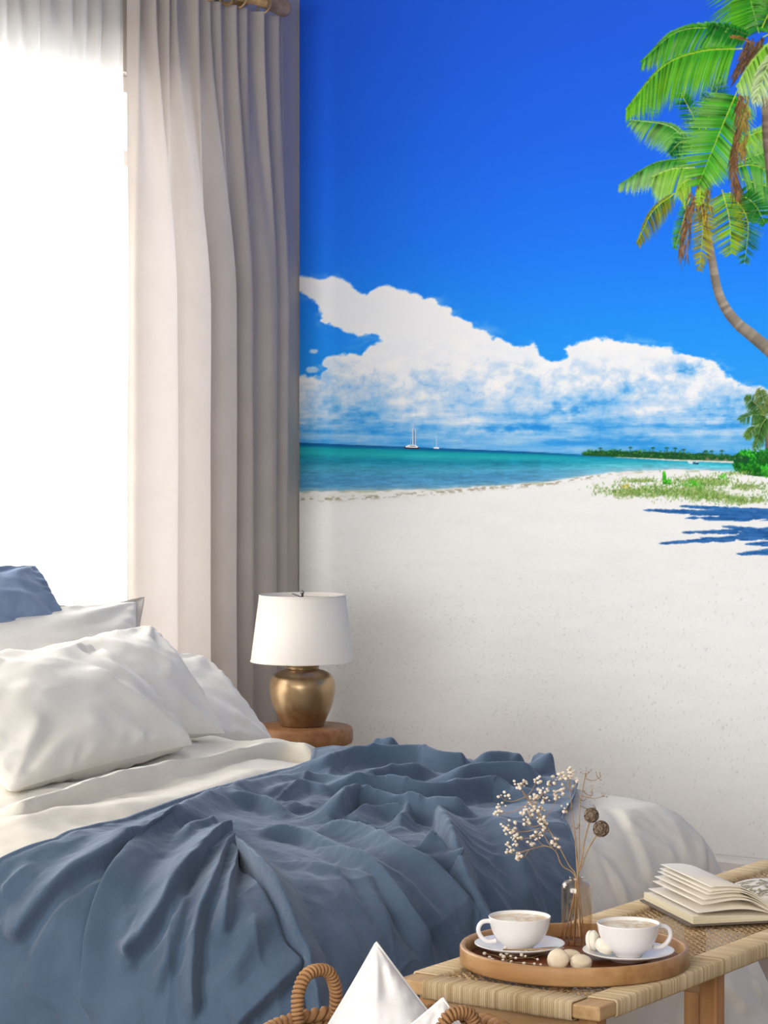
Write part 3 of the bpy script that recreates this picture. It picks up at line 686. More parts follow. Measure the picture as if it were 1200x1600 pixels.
# ================================================================== BED AND COVERS
class Drape:
    """cloth laid over the rounded box of the bed: (a, b) run along x and y on the cloth, past an edge they run down the side"""
    def __init__(s, xe, yn, yf, R, H, sag, flare=0.06):
        s.xe, s.yn, s.yf, s.R, s.H, s.sag, s.flare = xe, yn, yf, R, H, sag, flare
    def pos(s, a, b):
        a = np.asarray(a, float); b = np.asarray(b, float)
        ax = np.maximum(0, a - s.xe); bn = np.maximum(0, s.yn - b); bf = np.maximum(0, b - s.yf)
        e = np.sqrt(ax ** 2 + bn ** 2 + bf ** 2) + 1e-12
        nx, ny = ax / e, (bf - bn) / e
        q = s.R * math.pi / 2; t = np.minimum(e, q) / s.R; over = np.maximum(0, e - q)
        out = s.R * np.sin(t) + over * (s.flare(b) if callable(s.flare) else s.flare); drop = s.R * (1 - np.cos(t)) + over
        x0 = np.minimum(a, s.xe); y0 = np.clip(b, s.yn, s.yf)
        z0 = s.H - s.sag(x0, y0)
        return np.stack([x0 + nx * out, y0 + ny * out, np.maximum(z0 - drop, 0.012)], -1)
def grid_normals(P):
    du = np.gradient(P, axis=0); dv = np.gradient(P, axis=1); n = np.cross(du, dv); return n / (np.linalg.norm(n, axis=2)[..., None] + 1e-12)
def px_to_ab(dr, pts, lift, A=None, B=None):
    """cloth coordinates whose lifted surface point shows at the pixel"""
    if not hasattr(dr, 'tab'): dr.tab = {}
    if lift not in dr.tab:
        a = np.arange(0.1, 2.9, 0.008); b = np.arange(-3.7, -1.1, 0.008); A, B = np.meshgrid(a, b, indexing='ij')
        P = dr.pos(A, B); N = grid_normals(P); Q = P + N * lift; x, y = project(Q)
        ok = (np.sum(N * (CAM - P), 2) > 0.02) & (B <= dr.yf + dr.R * 1.2)
        dr.tab[lift] = (A[ok], B[ok], x[ok], y[ok])
    A, B, x, y = dr.tab[lift]; out = []
    for p in pts:
        i = np.argmin((x - p[0]) ** 2 + (y - p[1]) ** 2); out.append((A[i], B[i]))
    return np.array(out)
def smooth_path(path, n=40, it=10):
    P = catmull(path, n)
    for _ in range(it):
        Q = P.copy(); Q[1:-1] = 0.25 * P[:-2] + 0.5 * P[1:-1] + 0.25 * P[2:]; P = Q
    return P
def ridge(A, B, path, h, wl, wr, ends=0.25, it=10):
    """height of a fold whose crest follows path, its widths on the left and right, and how far it leans over its steep side"""
    P = smooth_path(path, 40, it)
    z = np.zeros(A.shape); out, la, lb = z.copy(), z.copy(), z.copy()
    lo = P.min(0) - 3.5 * max(wl, wr); hi = P.max(0) + 3.5 * max(wl, wr)
    sel = (A > lo[0]) & (A < hi[0]) & (B > lo[1]) & (B < hi[1])
    if not sel.any(): return out, la, lb
    a, b = A[sel], B[sel]; bd = np.full(a.shape, 1e9); pc = np.zeros(a.shape); tp = np.zeros(a.shape); nx = np.zeros(a.shape); ny = np.zeros(a.shape)
    for i in range(len(P) - 1):
        e = P[i + 1] - P[i]; L = np.sqrt(e @ e) + 1e-12
        t = np.clip(((a - P[i, 0]) * e[0] + (b - P[i, 1]) * e[1]) / L ** 2, 0, 1)
        dx = a - P[i, 0] - t * e[0]; dy = b - P[i, 1] - t * e[1]; d = np.hypot(dx, dy); m = d < bd
        bd[m] = d[m]; pc[m] = ((e[0] * dy - e[1] * dx) / L)[m]; tp[m] = (i + t[m]) / (len(P) - 1); nx[m] = -e[1] / L; ny[m] = e[0] / L
    cs = np.clip(pc / (bd + 1e-6), -1, 1) * np.clip(bd / 0.004, 0, 1)
    w = wr + (wl - wr) * (cs + 1) / 2
    q = bd / w
    g = np.exp(-q ** 1.7)
    steep = cs if wl < wr else -cs
    g = g - (0.10 + 0.22 * np.clip(steep, 0, 1)) * np.exp(-((q - 1.9) / 0.8) ** 2)
    f = sstep(0, ends, tp) * sstep(0, ends, 1 - tp) if ends > 0 else 1.0
    sg = 0.0 if abs(wl - wr) < 1e-6 or h < 0 else (1.0 if wl < wr else -1.0)
    out[sel] = h * g * f
    ln = sg * 0.42 * abs(h) * np.exp(-q ** 2) * f
    la[sel] = nx * ln; lb[sel] = ny * ln
    return out, la, lb
def fold_field(A, B, dr, table):
    pos = np.zeros(A.shape); neg = np.zeros(A.shape); la = np.zeros(A.shape); lb = np.zeros(A.shape)
    for pts, h, wl, wr, en in table:
        z, x, y = ridge(A, B, px_to_ab(dr, pts, round(max(h, 0) * .8, 3)), h, wl, wr, en)
        if h > 0: pos += np.clip(z, 0, None) ** 2.6; neg += np.clip(z, None, 0) * 0.8
        else: neg += z
        la += x; lb += y
    return pos ** (1 / 2.6) + neg, la, lb
BED = dict(xe=2.02, yn=-2.93, yf=-1.56, R=0.24)
sagf = lambda x, y: 0.045 * sstep(1.45, 2.0, x) + 0.02 * sstep(-2.2, -1.7, y) * sstep(1.2, 2.0, x) + 0.012 * np.sin(x * 5 + y * 3)
bed = thing('bed', (1.2, -2.3, 0.0), 'low upholstered bed under white duvet and blue throw', 'bed')
M['bedbase'] = cloth_mat('oatmeal_upholstery', (196, 186, 175), (188, 178, 167), weave=0.8)
ob('bed_base', box2((0.24, -2.98, 0.07), (2.08, -1.5, 0.26), 0.03, 3), M['bedbase'], bed)
ob('mattress', box2((0.26, -2.96, 0.26), (2.04, -1.52, 0.47), 0.06, 4), M['pillow'], bed)
for x in (0.34, 1.94):
    for y in (-2.88, -1.60): ob('leg', box2((x - 0.03, y - 0.03, 0), (x + 0.03, y + 0.03, 0.08), 0.004), wood_mat('bed_leg_oak', (150, 112, 78), (120, 88, 60), 'Z') if 'bedleg' not in M else M['bedleg'], bed, smooth=False)

# --- outline of the throw
TW = Drape(BED['xe'], BED['yn'], BED['yf'], BED['R'] + 0.014, 0.582, sagf, 0.10)
left_edge = px_to_ab(TW, [(0, 1347), (82, 1313), (190, 1281), (300, 1243), (420, 1210), (455, 1201), (484, 1190), (490, 1172)], 0.0)
o_ = np.argsort(left_edge[:, 1]); le_b, le_a = left_edge[o_, 1], left_edge[o_, 0]
print('left edge', np.round(left_edge, 2).tolist())
right_edge = px_to_ab(TW, [(893, 1240), (893, 1300), (880, 1380), (873, 1440)], 0.0)
print('right edge', np.round(right_edge, 2).tolist())
A_MAX, B_NEAR = 2.62, -3.50
def a_left(b): return np.interp(b, np.concatenate([[-3.6], le_b]), np.concatenate([[le_a[0] + 0.10], le_a]))
def b_far(a): return np.interp(a, [0, 1.72, 1.84, 1.96, 2.10, 2.2, 2.35, 2.7], [-1.36, -1.38, -1.44, -1.66, -1.96, -2.06, -2.22, -2.40])
# --- duvet
DU = Drape(BED['xe'], BED['yn'], BED['yf'], BED['R'], 0.565, sagf, lambda b: 0.10 + 0.40 * sstep(-2.1, -1.6, b))
a = np.linspace(0.32, 2.96, 420); b = np.linspace(-3.52, -0.94, 410); A, B = np.meshgrid(a, b, indexing='ij')
P = DU.pos(A, B); N = grid_normals(P)
over = np.maximum(0, np.maximum(A - 2.14, np.maximum(-3.05 - B, B + 1.44)))
hgt = 0.010 * fbm(A * 3.2, B * 3.2, 3, 101) + 0.007 * fbm(A * 9, B * 7, 3, 104) + 0.002 * fbm(A * 28, B * 24, 3, 108) + 0.012 * over * np.clip(over * 4, 0, 1) * np.sin((B * 1.0 + A * .15) * 30 + 2.2 * fbm(A * 3, B * 3, 2, 107))
DR = [  # pixel crest, height, width left, width right
    ([(0, 1262), (60, 1246), (130, 1228), (210, 1208), (300, 1188), (380, 1172), (440, 1160), (500, 1166)], .040, .05, .012, 0.05),
    ([(100, 1240), (160, 1222), (230, 1216), (300, 1206), (380, 1192), (470, 1176)], .014, .02, .04, .2),
    ([(0, 1300), (70, 1266), (150, 1260), (240, 1252), (330, 1228), (430, 1192)], .020, .05, .035, .1),
    ([(150, 1250), (185, 1222), (230, 1216)], .012, .03, .03, .3),
    ([(380, 1165), (440, 1152), (500, 1160)], .02, .04, .03, .3),
    ([(960, 1252), (985, 1280), (995, 1310)], .016, .03, .012, .4),
    ([(990, 1292), (1010, 1340), (1022, 1390)], .014, .025, .015, .3),
    ([(930, 1322), (960, 1370), (985, 1420)], .014, .02, .03, .3),
    ([(945, 1335), (972, 1390), (990, 1440)], .012, .02, .012, .3),
    ([(1040, 1270), (1070, 1320), (1072, 1360)], .010, .025, .015, .3),
    ([(1096, 1290), (1097, 1330), (1098, 1370)], .010, .012, .02, .3),
    ([(1010, 1330), (1040, 1325), (1055, 1350)], .010, .02, .02, .4),
    ([(900, 1300), (930, 1340), (950, 1400)], .012, .02, .03, .3),
    ([(1130, 1520), (1160, 1560), (1175, 1590)], .02, .03, .015, .3),
    ([(1180, 1520), (1190, 1545), (1200, 1560)], .02, .02, .02, .3),
]
DR = [(p_, h_ * (.55 if p_[0][0] > 880 else 1.0), wl_ * 1.2, wr_ * 1.2, en_) for p_, h_, wl_, wr_, en_ in DR]
ff_, la, lb = fold_field(A, B, DU, DR)
hgt = hgt + ff_
under = sstep(0.0, 0.05, A - a_left(B) - .03) * sstep(0.0, 0.05, b_far(A) - B - .03) * sstep(0, .05, 2.60 - A) * sstep(0, .05, B + 3.48)
hgt = hgt * (1 - under) - 0.012 * under
P = DU.pos(A + la * (1 - under), B + lb * (1 - under))
P = P + N * hgt[..., None]
P[..., 2] = np.maximum(P[..., 2], 0.006 + 0.004 * (vnoise(A * 30, B * 30, 7)))
duvet = ob('duvet', (P.reshape(-1, 3), grid_faces(len(a), len(b))), M['duvet'])
tag(duvet, 'rumpled ivory duvet spread over the bed and hanging to the floor', 'duvet')

# --- throw
s = np.linspace(0, 1, 430)[:, None]; t = np.linspace(0, 1, 470)[None, :]
A = 1.3 + s * (A_MAX - 1.3) + 0 * t; B = B_NEAR + t * (-1.46 - B_NEAR) + 0 * s
for _ in range(14):
    A = a_left(B) + s * (A_MAX - a_left(B)); B = B_NEAR + t * (b_far(A) - B_NEAR)
P = TW.pos(A, B); N = grid_normals(P)
hgt = 0.008 * fbm(A * 2.6, B * 2.6, 3, 201) + 0.0045 * fbm(A * 10, B * 9, 3, 204) + 0.0016 * fbm(A * 36, B * 34, 3, 209)
TR = [  # pixel crest path, height, left width, right width (m), end fade
    ([(300, 1250), (230, 1285), (160, 1320), (115, 1345), (70, 1385), (30, 1430), (5, 1475)], .024, .020, .036, .1),
    ([(300, 1262), (240, 1292), (209, 1322), (176, 1363), (154, 1416), (143, 1471), (137, 1545), (135, 1600)], .018, .030, .013, .1),
    ([(365, 1272), (325, 1290), (292, 1330), (260, 1377), (240, 1413), (203, 1462), (176, 1493)], .030, .016, .034, .08),
    ([(282, 1365), (275, 1416), (261, 1479), (247, 1526), (228, 1590)], .013, .016, .022, .25),
    ([(372, 1282), (350, 1303), (333, 1333), (323, 1387), (303, 1413), (297, 1463), (290, 1547), (298, 1600)], .022, .014, .020, .1),
    ([(368, 1303), (360, 1330), (350, 1380), (347, 1427), (337, 1457)], .018, .014, .018, .2),
    ([(373, 1295), (397, 1327), (427, 1360), (453, 1400), (473, 1447), (487, 1490), (503, 1573), (506, 1600)], .030, .034, .010, .06),
    ([(390, 1285), (473, 1291), (523, 1315), (573, 1340), (600, 1367), (640, 1420), (690, 1500)], .018, .030, .022, .1),
    ([(240, 1287), (300, 1257), (350, 1237), (427, 1215), (490, 1211), (540, 1217), (600, 1232)], .026, .028, .030, .12),
    ([(273, 1315), (300, 1288), (325, 1278), (345, 1274)], .020, .018, .018, .25),
    ([(340, 1247), (407, 1245), (457, 1266)], .020, .022, .022, .25),
    ([(400, 1240), (473, 1221), (523, 1230)], .020, .022, .022, .25),
    ([(407, 1423), (387, 1470), (363, 1513), (307, 1563)], .014, .026, .026, .25),
    ([(482, 1477), (440, 1520), (390, 1567), (360, 1600)], .018, .020, .030, .15),
    ([(510, 1262), (525, 1238), (560, 1229), (633, 1240), (690, 1250), (748, 1250)], .045, .034, .028, .1),
    ([(548, 1282), (570, 1258), (610, 1258), (640, 1262)], .026, .020, .022, .25),
    ([(620, 1290), (640, 1258), (672, 1252)], .028, .020, .020, .25),
    ([(690, 1251), (712, 1293), (735, 1370), (766, 1430), (790, 1480)], .026, .030, .020, .1),
    ([(480, 1280), (557, 1291), (614, 1318), (672, 1353), (710, 1393), (764, 1447)], .022, .014, .026, .1),
    ([(480, 1305), (557, 1332), (606, 1378), (645, 1431), (687, 1500)], .016, .018, .024, .15),
    ([(654, 1300), (690, 1316), (720, 1346)], .030, .012, .016, .15),
    ([(488, 1190), (537, 1174), (652, 1166), (695, 1174), (740, 1178)], .036, .035, .026, .1),
    ([(480, 1211), (595, 1213), (672, 1226), (748, 1215), (798, 1219), (840, 1230)], .040, .04, .028, .12),
    ([(557, 1205), (595, 1199), (687, 1188)], .03, .03, .025, .25),
    ([(687, 1205), (729, 1196), (787, 1196), (856, 1200)], .044, .04, .03, .2),
    ([(740, 1184), (790, 1178), (826, 1168)], .036, .03, .03, .2),
    ([(838, 1156), (842, 1172), (850, 1190)], .050, .030, .034, .3),
    ([(575, 1158), (600, 1155), (625, 1162)], .03, .02, .02, .3),
    ([(760, 1262), (800, 1300), (822, 1360), (835, 1430)], .016, .04, .03, .25),
    ([(545, 1340), (590, 1400), (618, 1470)], .010, .02, .02, .3),
    ([(420, 1330), (500, 1350), (545, 1372)], .007, .02, .02, .3),
    ([(60, 1340), (25, 1380), (0, 1400)], .010, .025, .02, .3),
    ([(120, 1375), (90, 1430), (60, 1500), (50, 1580)], .010, .03, .03, .3),
    ([(200, 1400), (190, 1470), (195, 1560)], .008, .02, .025, .3),
    # valleys
    ([(465, 1272), (500, 1262), (528, 1250)], -.030, .022, .022, .3),
    ([(505, 1280), (545, 1290), (580, 1296)], -.016, .014, .014, .3),
    ([(310, 1290), (325, 1284)], -.012, .014, .014, .3),
    ([(750, 1262), (800, 1246), (850, 1236)], -.016, .03, .03, .3),
    ([(660, 1330), (690, 1342), (714, 1352)], -.016, .014, .014, .3),
]
TR = [(p_, h_ * (1.35 if np.mean([q[1] for q in p_]) > 1275 and h_ > 0 else 1.0), *( (wl_ * .85, wr_ * .85) if np.mean([q[1] for q in p_]) > 1275 else (wl_, wr_)), en_) for p_, h_, wl_, wr_, en_ in TR]
ff_, la, lb = fold_field(A, B, TW, TR)
hgt = hgt + ff_
P = TW.pos(A + la, B + lb)
kn = px_to_ab(TW, [(370, 1288)], 0.0)[0]
rk = np.hypot(A - kn[0], B - kn[1]); ak = np.arctan2(B - kn[1], A - kn[0])
rid = 1 - np.abs(fbm(ak * 5.0 + 3, rk * 2.2, 3, 221)) * 2.4
hgt = hgt + 0.006 * np.clip(rid, 0, 1) ** 2.5 * sstep(0.1, 0.35, rk) + 0.004 * (1 - np.abs(fbm(A * 7 + 2 * B, B * 5, 3, 226)) * 2.5).clip(0, 1) ** 2
over = np.maximum(0, np.maximum(A - 2.15, -3.1 - B))
hgt = hgt + 0.03 * over * np.sin(np.arctan2(B + 2.93, A - 1.98) * 16 + 1.5 * fbm(A * 2, B * 2, 2, 215)) * np.clip(over * 3, 0, 1)
hem = np.minimum(np.minimum(s, 1 - s) * 1.2, np.minimum(t, 1 - t) * 2.2) + 0 * A
hgt = hgt * sstep(-0.012, 0.03, hem) + 0.004 * sstep(0.012, 0.004, hem)
P = P + N * np.maximum(hgt, -0.012)[..., None]
na, nb = P.shape[:2]
Q = P - N * 0.006
fs = grid_faces(na, nb)
thr = ob('throw_blanket', (np.vstack([P.reshape(-1, 3)]), fs), M['throw'])
sol = thr.modifiers.new('thickness', 'SOLIDIFY'); sol.thickness = 0.005; sol.offset = -1
tag(thr, 'crumpled slate blue linen throw draped across the foot of the bed', 'blanket')

# --- pillows: stuffed over a quad given by its four corners
def pillow(name, c, thick, m, label, cat='pillow', group=None, nu=88, nv=66, seed=0, pinch=0.10, piping=None, flange=None, wrinkle=0.010, exp=0.42, face=None):
    """corners c: bottom-left, bottom-right, top-right, top-left (seen from its front)"""
    c = [np.asarray(q, float) for q in c]
    u = np.linspace(-1, 1, nu)[:, None]; v = np.linspace(-1, 1, nv)[None, :]
    n = np.cross(c[1] - c[0], c[3] - c[0]); n /= np.linalg.norm(n)
    def surf(sign):
        pu = u * (1 - pinch * (1 - u ** 2) * 0 - pinch * (1 - v ** 2) * 0.0) ; pv = v + 0 * u; pu = pu + 0 * v
        # sides draw in between the corners
        pu = pu * (1 - pinch * (1 - pv ** 2) * 0.55 * np.abs(u) ** 3); pv = pv * (1 - pinch * (1 - u ** 2) * 0.8 * np.abs(v) ** 3)
        f = (1 - pu) / 2; g = (1 - pv) / 2
        base = (c[0] * (f * g)[..., None] + c[1] * ((1 - f) * g)[..., None] + c[2] * ((1 - f) * (1 - g))[..., None] + c[3] * (f * (1 - g))[..., None])
        prof = np.clip((1 - u ** 2) * (1 - v ** 2), 0, 1) ** exp * (0.8 + 0.2 * (1 - u ** 2) * (1 - v ** 2))
        wr = fbm(u * 1.6 + seed, v * 1.6 + sign, 3, seed + 7) * 1.5
        # creases run in from the corners
        for k, (cu, cv) in enumerate(((-1, -1), (1, -1), (1, 1), (-1, 1))):
            du, dv = u - cu, v - cv; r = np.hypot(du, dv); an = np.arctan2(dv, du)
            wr = wr + 1.5 * np.sin(an * 9 + seed * 1.7 + k + 2 * vnoise(r * 2 + seed, an * 2, k)) * np.exp(-((r - .5) / .45) ** 2) * 0.8
        wr = wr + 0.9 * np.sin((u * 1.3 + v * .9 + seed) * 7 + 4 * fbm(u * 1.3, v * 1.3 + seed, 2, seed + 31)) * fbm(u * 2 + 3, v * 2 + seed, 2, seed + 13)
        edge = np.clip((1 - np.maximum(np.abs(u), np.abs(v))) / .16, 0, 1)
        wr = wr + edge * (1 - edge) * 3.0 * np.sin((np.where(np.abs(u) > np.abs(v), v, u)) * 26 + seed + 3 * vnoise(u * 4, v * 4, seed))
        h = thick * prof + wrinkle * wr * np.clip(prof * 1.6, 0, 1)
        return base + n * (sign * h[..., None]), base
    Ft, base = surf(1); Bk, _ = surf(-1)
    nuv = nu * nv
    fA = grid_faces(nu, nv); fB = grid_faces(nu, nv)[:, ::-1] + nuv
    V = np.vstack([Ft.reshape(-1, 3), Bk.reshape(-1, 3)])
    root_loc = (V[:, 0].mean(), V[:, 1].mean(), V[:, 2].min())
    if piping is None and flange is None:
        o = ob(name, (V, np.vstack([fA, fB])), m); tag(o, label, cat, group); return o
    o = thing(name, root_loc, label, cat, group)
    ob('pillow_body', (V, np.vstack([fA, fB])), m, o)
    ring = np.vstack([base[:, 0], base[-1, 1:], base[::-1, -1][1:], base[0, ::-1][1:-1]])
    if piping: ob('piping', tube(ring, piping, 6, True), m, o)
    if flange:
        w, fm = flange; cen = base.mean((0, 1)); L = len(ring); rows = []
        for k in range(5):
            d = ring - cen; d = d / np.linalg.norm(d, axis=1)[:, None]
            ph = np.arange(L) / L * 6.283
            rows.append(ring + d * (w * k / 4) + n * (0.010 * np.sin(ph * 9 + seed) * k / 4)[:, None])
        R = np.array(rows); fl = ob('flange', (R.reshape(-1, 3), grid_faces(5, L, False, True)), fm, o)
        so = fl.modifiers.new('thickness', 'SOLIDIFY'); so.thickness = 0.006
    return o
# blue cushion at the back, its far corner showing
q_tr = on_x(56, 884, 0.24); q_br = on_x(114, 990, 0.36)
pillow('cushion', [on_x(-250, 1045, 0.40), q_br, q_tr, on_x(-280, 930, 0.22)], 0.085, M['bluepillow'], 'dusty blue linen cushion at the back, against the window', 'cushion', seed=3, pinch=.05, wrinkle=.007)
# flanged white sham
pillow('pillow', [on_x(-240, 1120, 0.52), on_x(228, 1085, 0.50), on_x(214, 940, 0.30), on_x(-250, 980, 0.32)], 0.065, M['pillow'], 'white pillow with an oatmeal flange standing behind the other white pillows', seed=5, flange=(0.030, M['flange']), pinch=.06, wrinkle=.006)
# low pillow on the far side
pillow('pillow', [on_x(215, 1150, 0.76), on_x(428, 1160, 0.74), on_x(318, 1026, 0.40), on_x(130, 1035, 0.40)], 0.065, M['pillow'], 'plain white pillow slumped at the far side nearest the lamp', seed=8, pinch=.03, wrinkle=.005, exp=.36)
# middle pillow with the pointed corner
pillow('pillow', [on_x(110, 1165, 0.98), on_x(352, 1146, 0.90), on_x(236, 978, 0.62), on_x(40, 1020, 0.66)], 0.085, M['pillow'], 'white pillow with its pointed corner up, between two other white pillows', seed=12, pinch=.07, wrinkle=.006)
# front pillow
pillow('pillow', [on_x(18, 1236, 1.21), on_x(302, 1163, 1.05), on_x(150, 1016, 0.72), on_x(-150, 1052, 0.84)], 0.105, M['pillow'], 'large creased white pillow lying in front on the turned-down duvet', seed=17, pinch=.05, wrinkle=.010)

# ================================================================== NIGHTSTAND AND LAMP
NS = on_z(472.5, 1134, 0.50); NR = 0.144
M['walnut'] = wood_mat('turned_brown_wood', (160, 112, 74), (128, 86, 54), 'X', 12, 0.45)
ns = thing('nightstand', (NS[0], NS[1], 0), 'round brown wooden side table beside the curtain, carrying the lamp', 'side table')
ob('table_top', lathe([(0, .449), (NR - .012, .449), (NR - .003, .453), (NR, .461), (NR, .488), (NR - .003, .496), (NR - .010, .50), (0, .50)], (NS[0], NS[1], 0), 72), M['walnut'], ns)
ob('pedestal', lathe([(0, 0), (.115, 0), (.118, .006), (.118, .02), (.10, .03), (.085, .06), (.078, .2), (.085, .38), (.11, .425), (.115, .449), (0, .449)], (NS[0], NS[1], 0), 56), M['walnut'], ns)
px2m = lambda p, d: p * d / F
LD = float((NS - CAM) @ FWD)
lamp = thing('table_lamp', (NS[0], NS[1], .5), 'table lamp with antique gold urn base and white drum shade', 'lamp')
k = LD / F
zpx = lambda py: CAM[2] + (YH - py) * k
M['gold'] = mat('antique_gold', (172, 146, 112), 0.32, 0.85, noise=(16, (112, 86, 60), 0.5, 0.78, None), bump=(50, 0.12, 0.003, None))
M['shade'] = cloth_mat('ivory_shade_linen', (240, 233, 225), (236, 229, 220), sheen=0, translucent=0.10, weave=0.25)
M['chrome'] = mat('steel_fitting', (150, 145, 138), 0.3, 0.9, noise=(40, (120, 116, 110), .4, .7, None))
urn = [(0, 1136), (30, 1136), (33, 1134), (38, 1122), (45, 1106), (49.5, 1090), (51.5, 1075), (50.5, 1065), (46, 1055), (37, 1049), (28, 1046), (25.5, 1044.5), (25, 1043), (26.3, 1042.2), (26.3, 1040.8), (25, 1040), (25, 1038.6), (26.3, 1037.8), (26.3, 1036.5), (24.5, 1035.5), (10, 1035), (0, 1035)]
def smooth_prof(p, n): return catmull(p, n)
u1 = catmull(urn[1:12], 46).tolist(); U = [urn[0]] + u1 + urn[12:]
ob('base', lathe([(r * k, max(zpx(y), .5005)) for r, y in U], (NS[0], NS[1], 0), 64), M['gold'], lamp)
ob('socket', lathe([(0, 0), (.012, 0), (.012, .006), (.017, .008), (.017, .014), (.010, .016), (.010, .05), (0, .05)], (NS[0], NS[1], zpx(1035)), 20), M['chrome'], lamp)
sh_t, sh_b, r_t, r_b = zpx(929), zpx(1033.5), 67.5 * k, 81 * k
sh_prof = [(r_b, sh_b), (r_t, sh_t), (r_t - .0022, sh_t), (r_b - .0022, sh_b), (r_b, sh_b)]
ob('lamp_shade', lathe(sh_prof, (NS[0], NS[1], 0), 80), M['shade'], lamp)
tr = []
for r, z in ((r_t, sh_t - .002), (r_b, sh_b + .002)):
    t_ = np.linspace(0, 6.2832, 80, endpoint=False); tr.append(tube(np.stack([NS[0] + r * np.cos(t_), NS[1] + r * np.sin(t_), np.full(80, z)], 1), .0014, 6, True))
for g_ in tr: ob('shade_trim', g_, M['shade'], lamp)
sp = []
for an in (.35, .35 + 2.094, .35 + 4.189):
    sp.append(tube([(NS[0], NS[1], sh_t - .008), (NS[0] + (r_t - .002) * math.cos(an), NS[1] + (r_t - .002) * math.sin(an), sh_t - .004)], .0016, 6))
ob('spider', join(*sp, tube([(NS[0], NS[1], sh_t - .03), (NS[0], NS[1], sh_t + .004)], .0035, 10)), M['chrome'], lamp)
ob('finial', sphere((NS[0], NS[1], sh_t + .006), .006, 2), M['chrome'], lamp)
ob('stem', tube([(NS[0], NS[1], zpx(1035) + .04), (NS[0], NS[1], sh_t - .006)], .003, 8), M['chrome'], lamp)

# ================================================================== BENCH
BX0, BX1, BY0, BY1, BZ = 2.472, 2.838, -3.135, -1.75, 0.45
RT = 0.022; RW = 0.048
oak_x = wood_mat('pale_oak_x', (206, 170, 124), (186, 148, 104), 'X', 18, 0.5); oak_y = wood_mat('pale_oak_y', (206, 170, 124), (186, 148, 104), 'Y', 18, 0.5); oak_z = wood_mat('oak_legs', (196, 146, 98), (170, 122, 78), 'Z', 16, 0.5)
cane = mat('danish_cord', (216, 192, 152), 0.7, attr='print',  bump=(300, 0.2, .001, None))
cane2 = mat('woven_cane', (214, 184, 140), 0.65, noise=(20, (184, 150, 106), 0.35, 0.72, None))
bench = thing('bench', ((BX0 + BX1) / 2, (BY0 + BY1) / 2, 0), 'pale oak bench with cord wrapped rails and woven cane seat', 'bench')
for x in (BX0, BX1 - RW): ob('side_rail', box2((x, BY0, BZ - RT), (x + RW, BY1, BZ), .003), oak_y, bench, smooth=False)
for y in (BY0, BY1 - RW): ob('end_rail', box2((BX0 + RW, y + .0012, BZ - RT + .0005), (BX1 - RW, y + RW, BZ - .0005), .002), oak_x, bench, smooth=False)
def wrap_loop(c0, c1, along, q0, q1, w, th=0.0022):
    """cord turns around a bar: cross-section rectangle c0..c1 (other axis, z), turns stacked from q0 to q1"""
    n = int((q1 - q0) / w); V = []; Fs = []
    (l, zb), (r, zt) = c0, c1; ch = .003
    sec = [(l, zb + ch), (l, zt - ch), (l + ch, zt), (r - ch, zt), (r, zt - ch), (r, zb + ch), (r - ch, zb), (l + ch, zb)]
    cx, cz = (l + r) / 2, (zb + zt) / 2
    for i in range(n):
        p0 = q0 + i * w; j = random.uniform(-.00022, .00022)
        for f, ht in ((0.02, .0002), (.28, th), (.72, th + j), (.98, .0002)):
            for (o, z) in sec:
                s_ = 1 + ht * 2 / (r - l); sz = 1 + ht * 2 / (zt - zb)
                oo, zz = cx + (o - cx) * s_, cz + (z - cz) * sz
                V.append((oo, p0 + f * w, zz) if along == 'y' else (p0 + f * w, oo, zz))
        b = i * 32
        for rr in range(3):
            for e in range(8): Fs.append((b + rr * 8 + e, b + rr * 8 + (e + 1) % 8, b + rr * 8 + 8 + (e + 1) % 8, b + rr * 8 + 8 + e))
    return V, Fs
CWB = 0.0038
def cord_cols(g):
    n = len(g[0]) // 32; r = np.random.RandomState(n); t = np.clip(r.normal(.5, .32, n), 0, 1); drift = .5 + .5 * np.sin(np.arange(n) * .13 + r.rand() * 6); t = np.clip(.75 * t + .25 * drift, 0, 1)[:, None]
    c = lin((182, 154, 112)) * (1 - t) + lin((228, 208, 172)) * t
    return np.repeat(c, 32, 0)
def wrap_ob(g): return ob('cord_wrapping', g, cane, bench, kind='stuff', colors=cord_cols(g))
for x in (BX0, BX1 - RW):
    wrap_ob(wrap_loop((x - .0005, BZ - RT - .0005), (x + RW + .0005, BZ + .0005), 'y', BY0 + .050, BY1 - .050, CWB))
for y in (BY0, BY1 - RW):
    wrap_ob(wrap_loop((y - .0005, BZ - RT - .0025), (y + RW + .0005, BZ + .001), 'x', BX0 + RW, BX1 - RW, CWB))
# woven panel: two diagonal sets, over and under, plus straight strands
ix0, ix1, iy0, iy1 = BX0 + RW + .001, BX1 - RW - .001, BY0 + RW + .001, BY1 - RW - .001
def ribbon(p, q, w, per, ph, z0, amp):
    p = np.array(p); q = np.array(q); L = np.linalg.norm(q - p)
    if L < .01: return None
    n = max(2, int(L / (per / 4))); t_ = np.linspace(0, 1, n); d = (q - p) / L; s_ = np.array([-d[1], d[0]]) * w / 2
    C = p + (q - p) * t_[:, None]; z = z0 + amp * np.sin((t_ * L) / per * 2 * math.pi + ph)
    V = np.vstack([np.c_[C + s_, z], np.c_[C, z + .0006], np.c_[C - s_, z]])
    Fs = []
    for i in range(n - 1): Fs += [(n + i, i, i + 1, n + i + 1), (2 * n + i, n + i, n + i + 1, 2 * n + i + 1)]
    return V, Fs
rb = []
stp = .0155; cc_ = 0
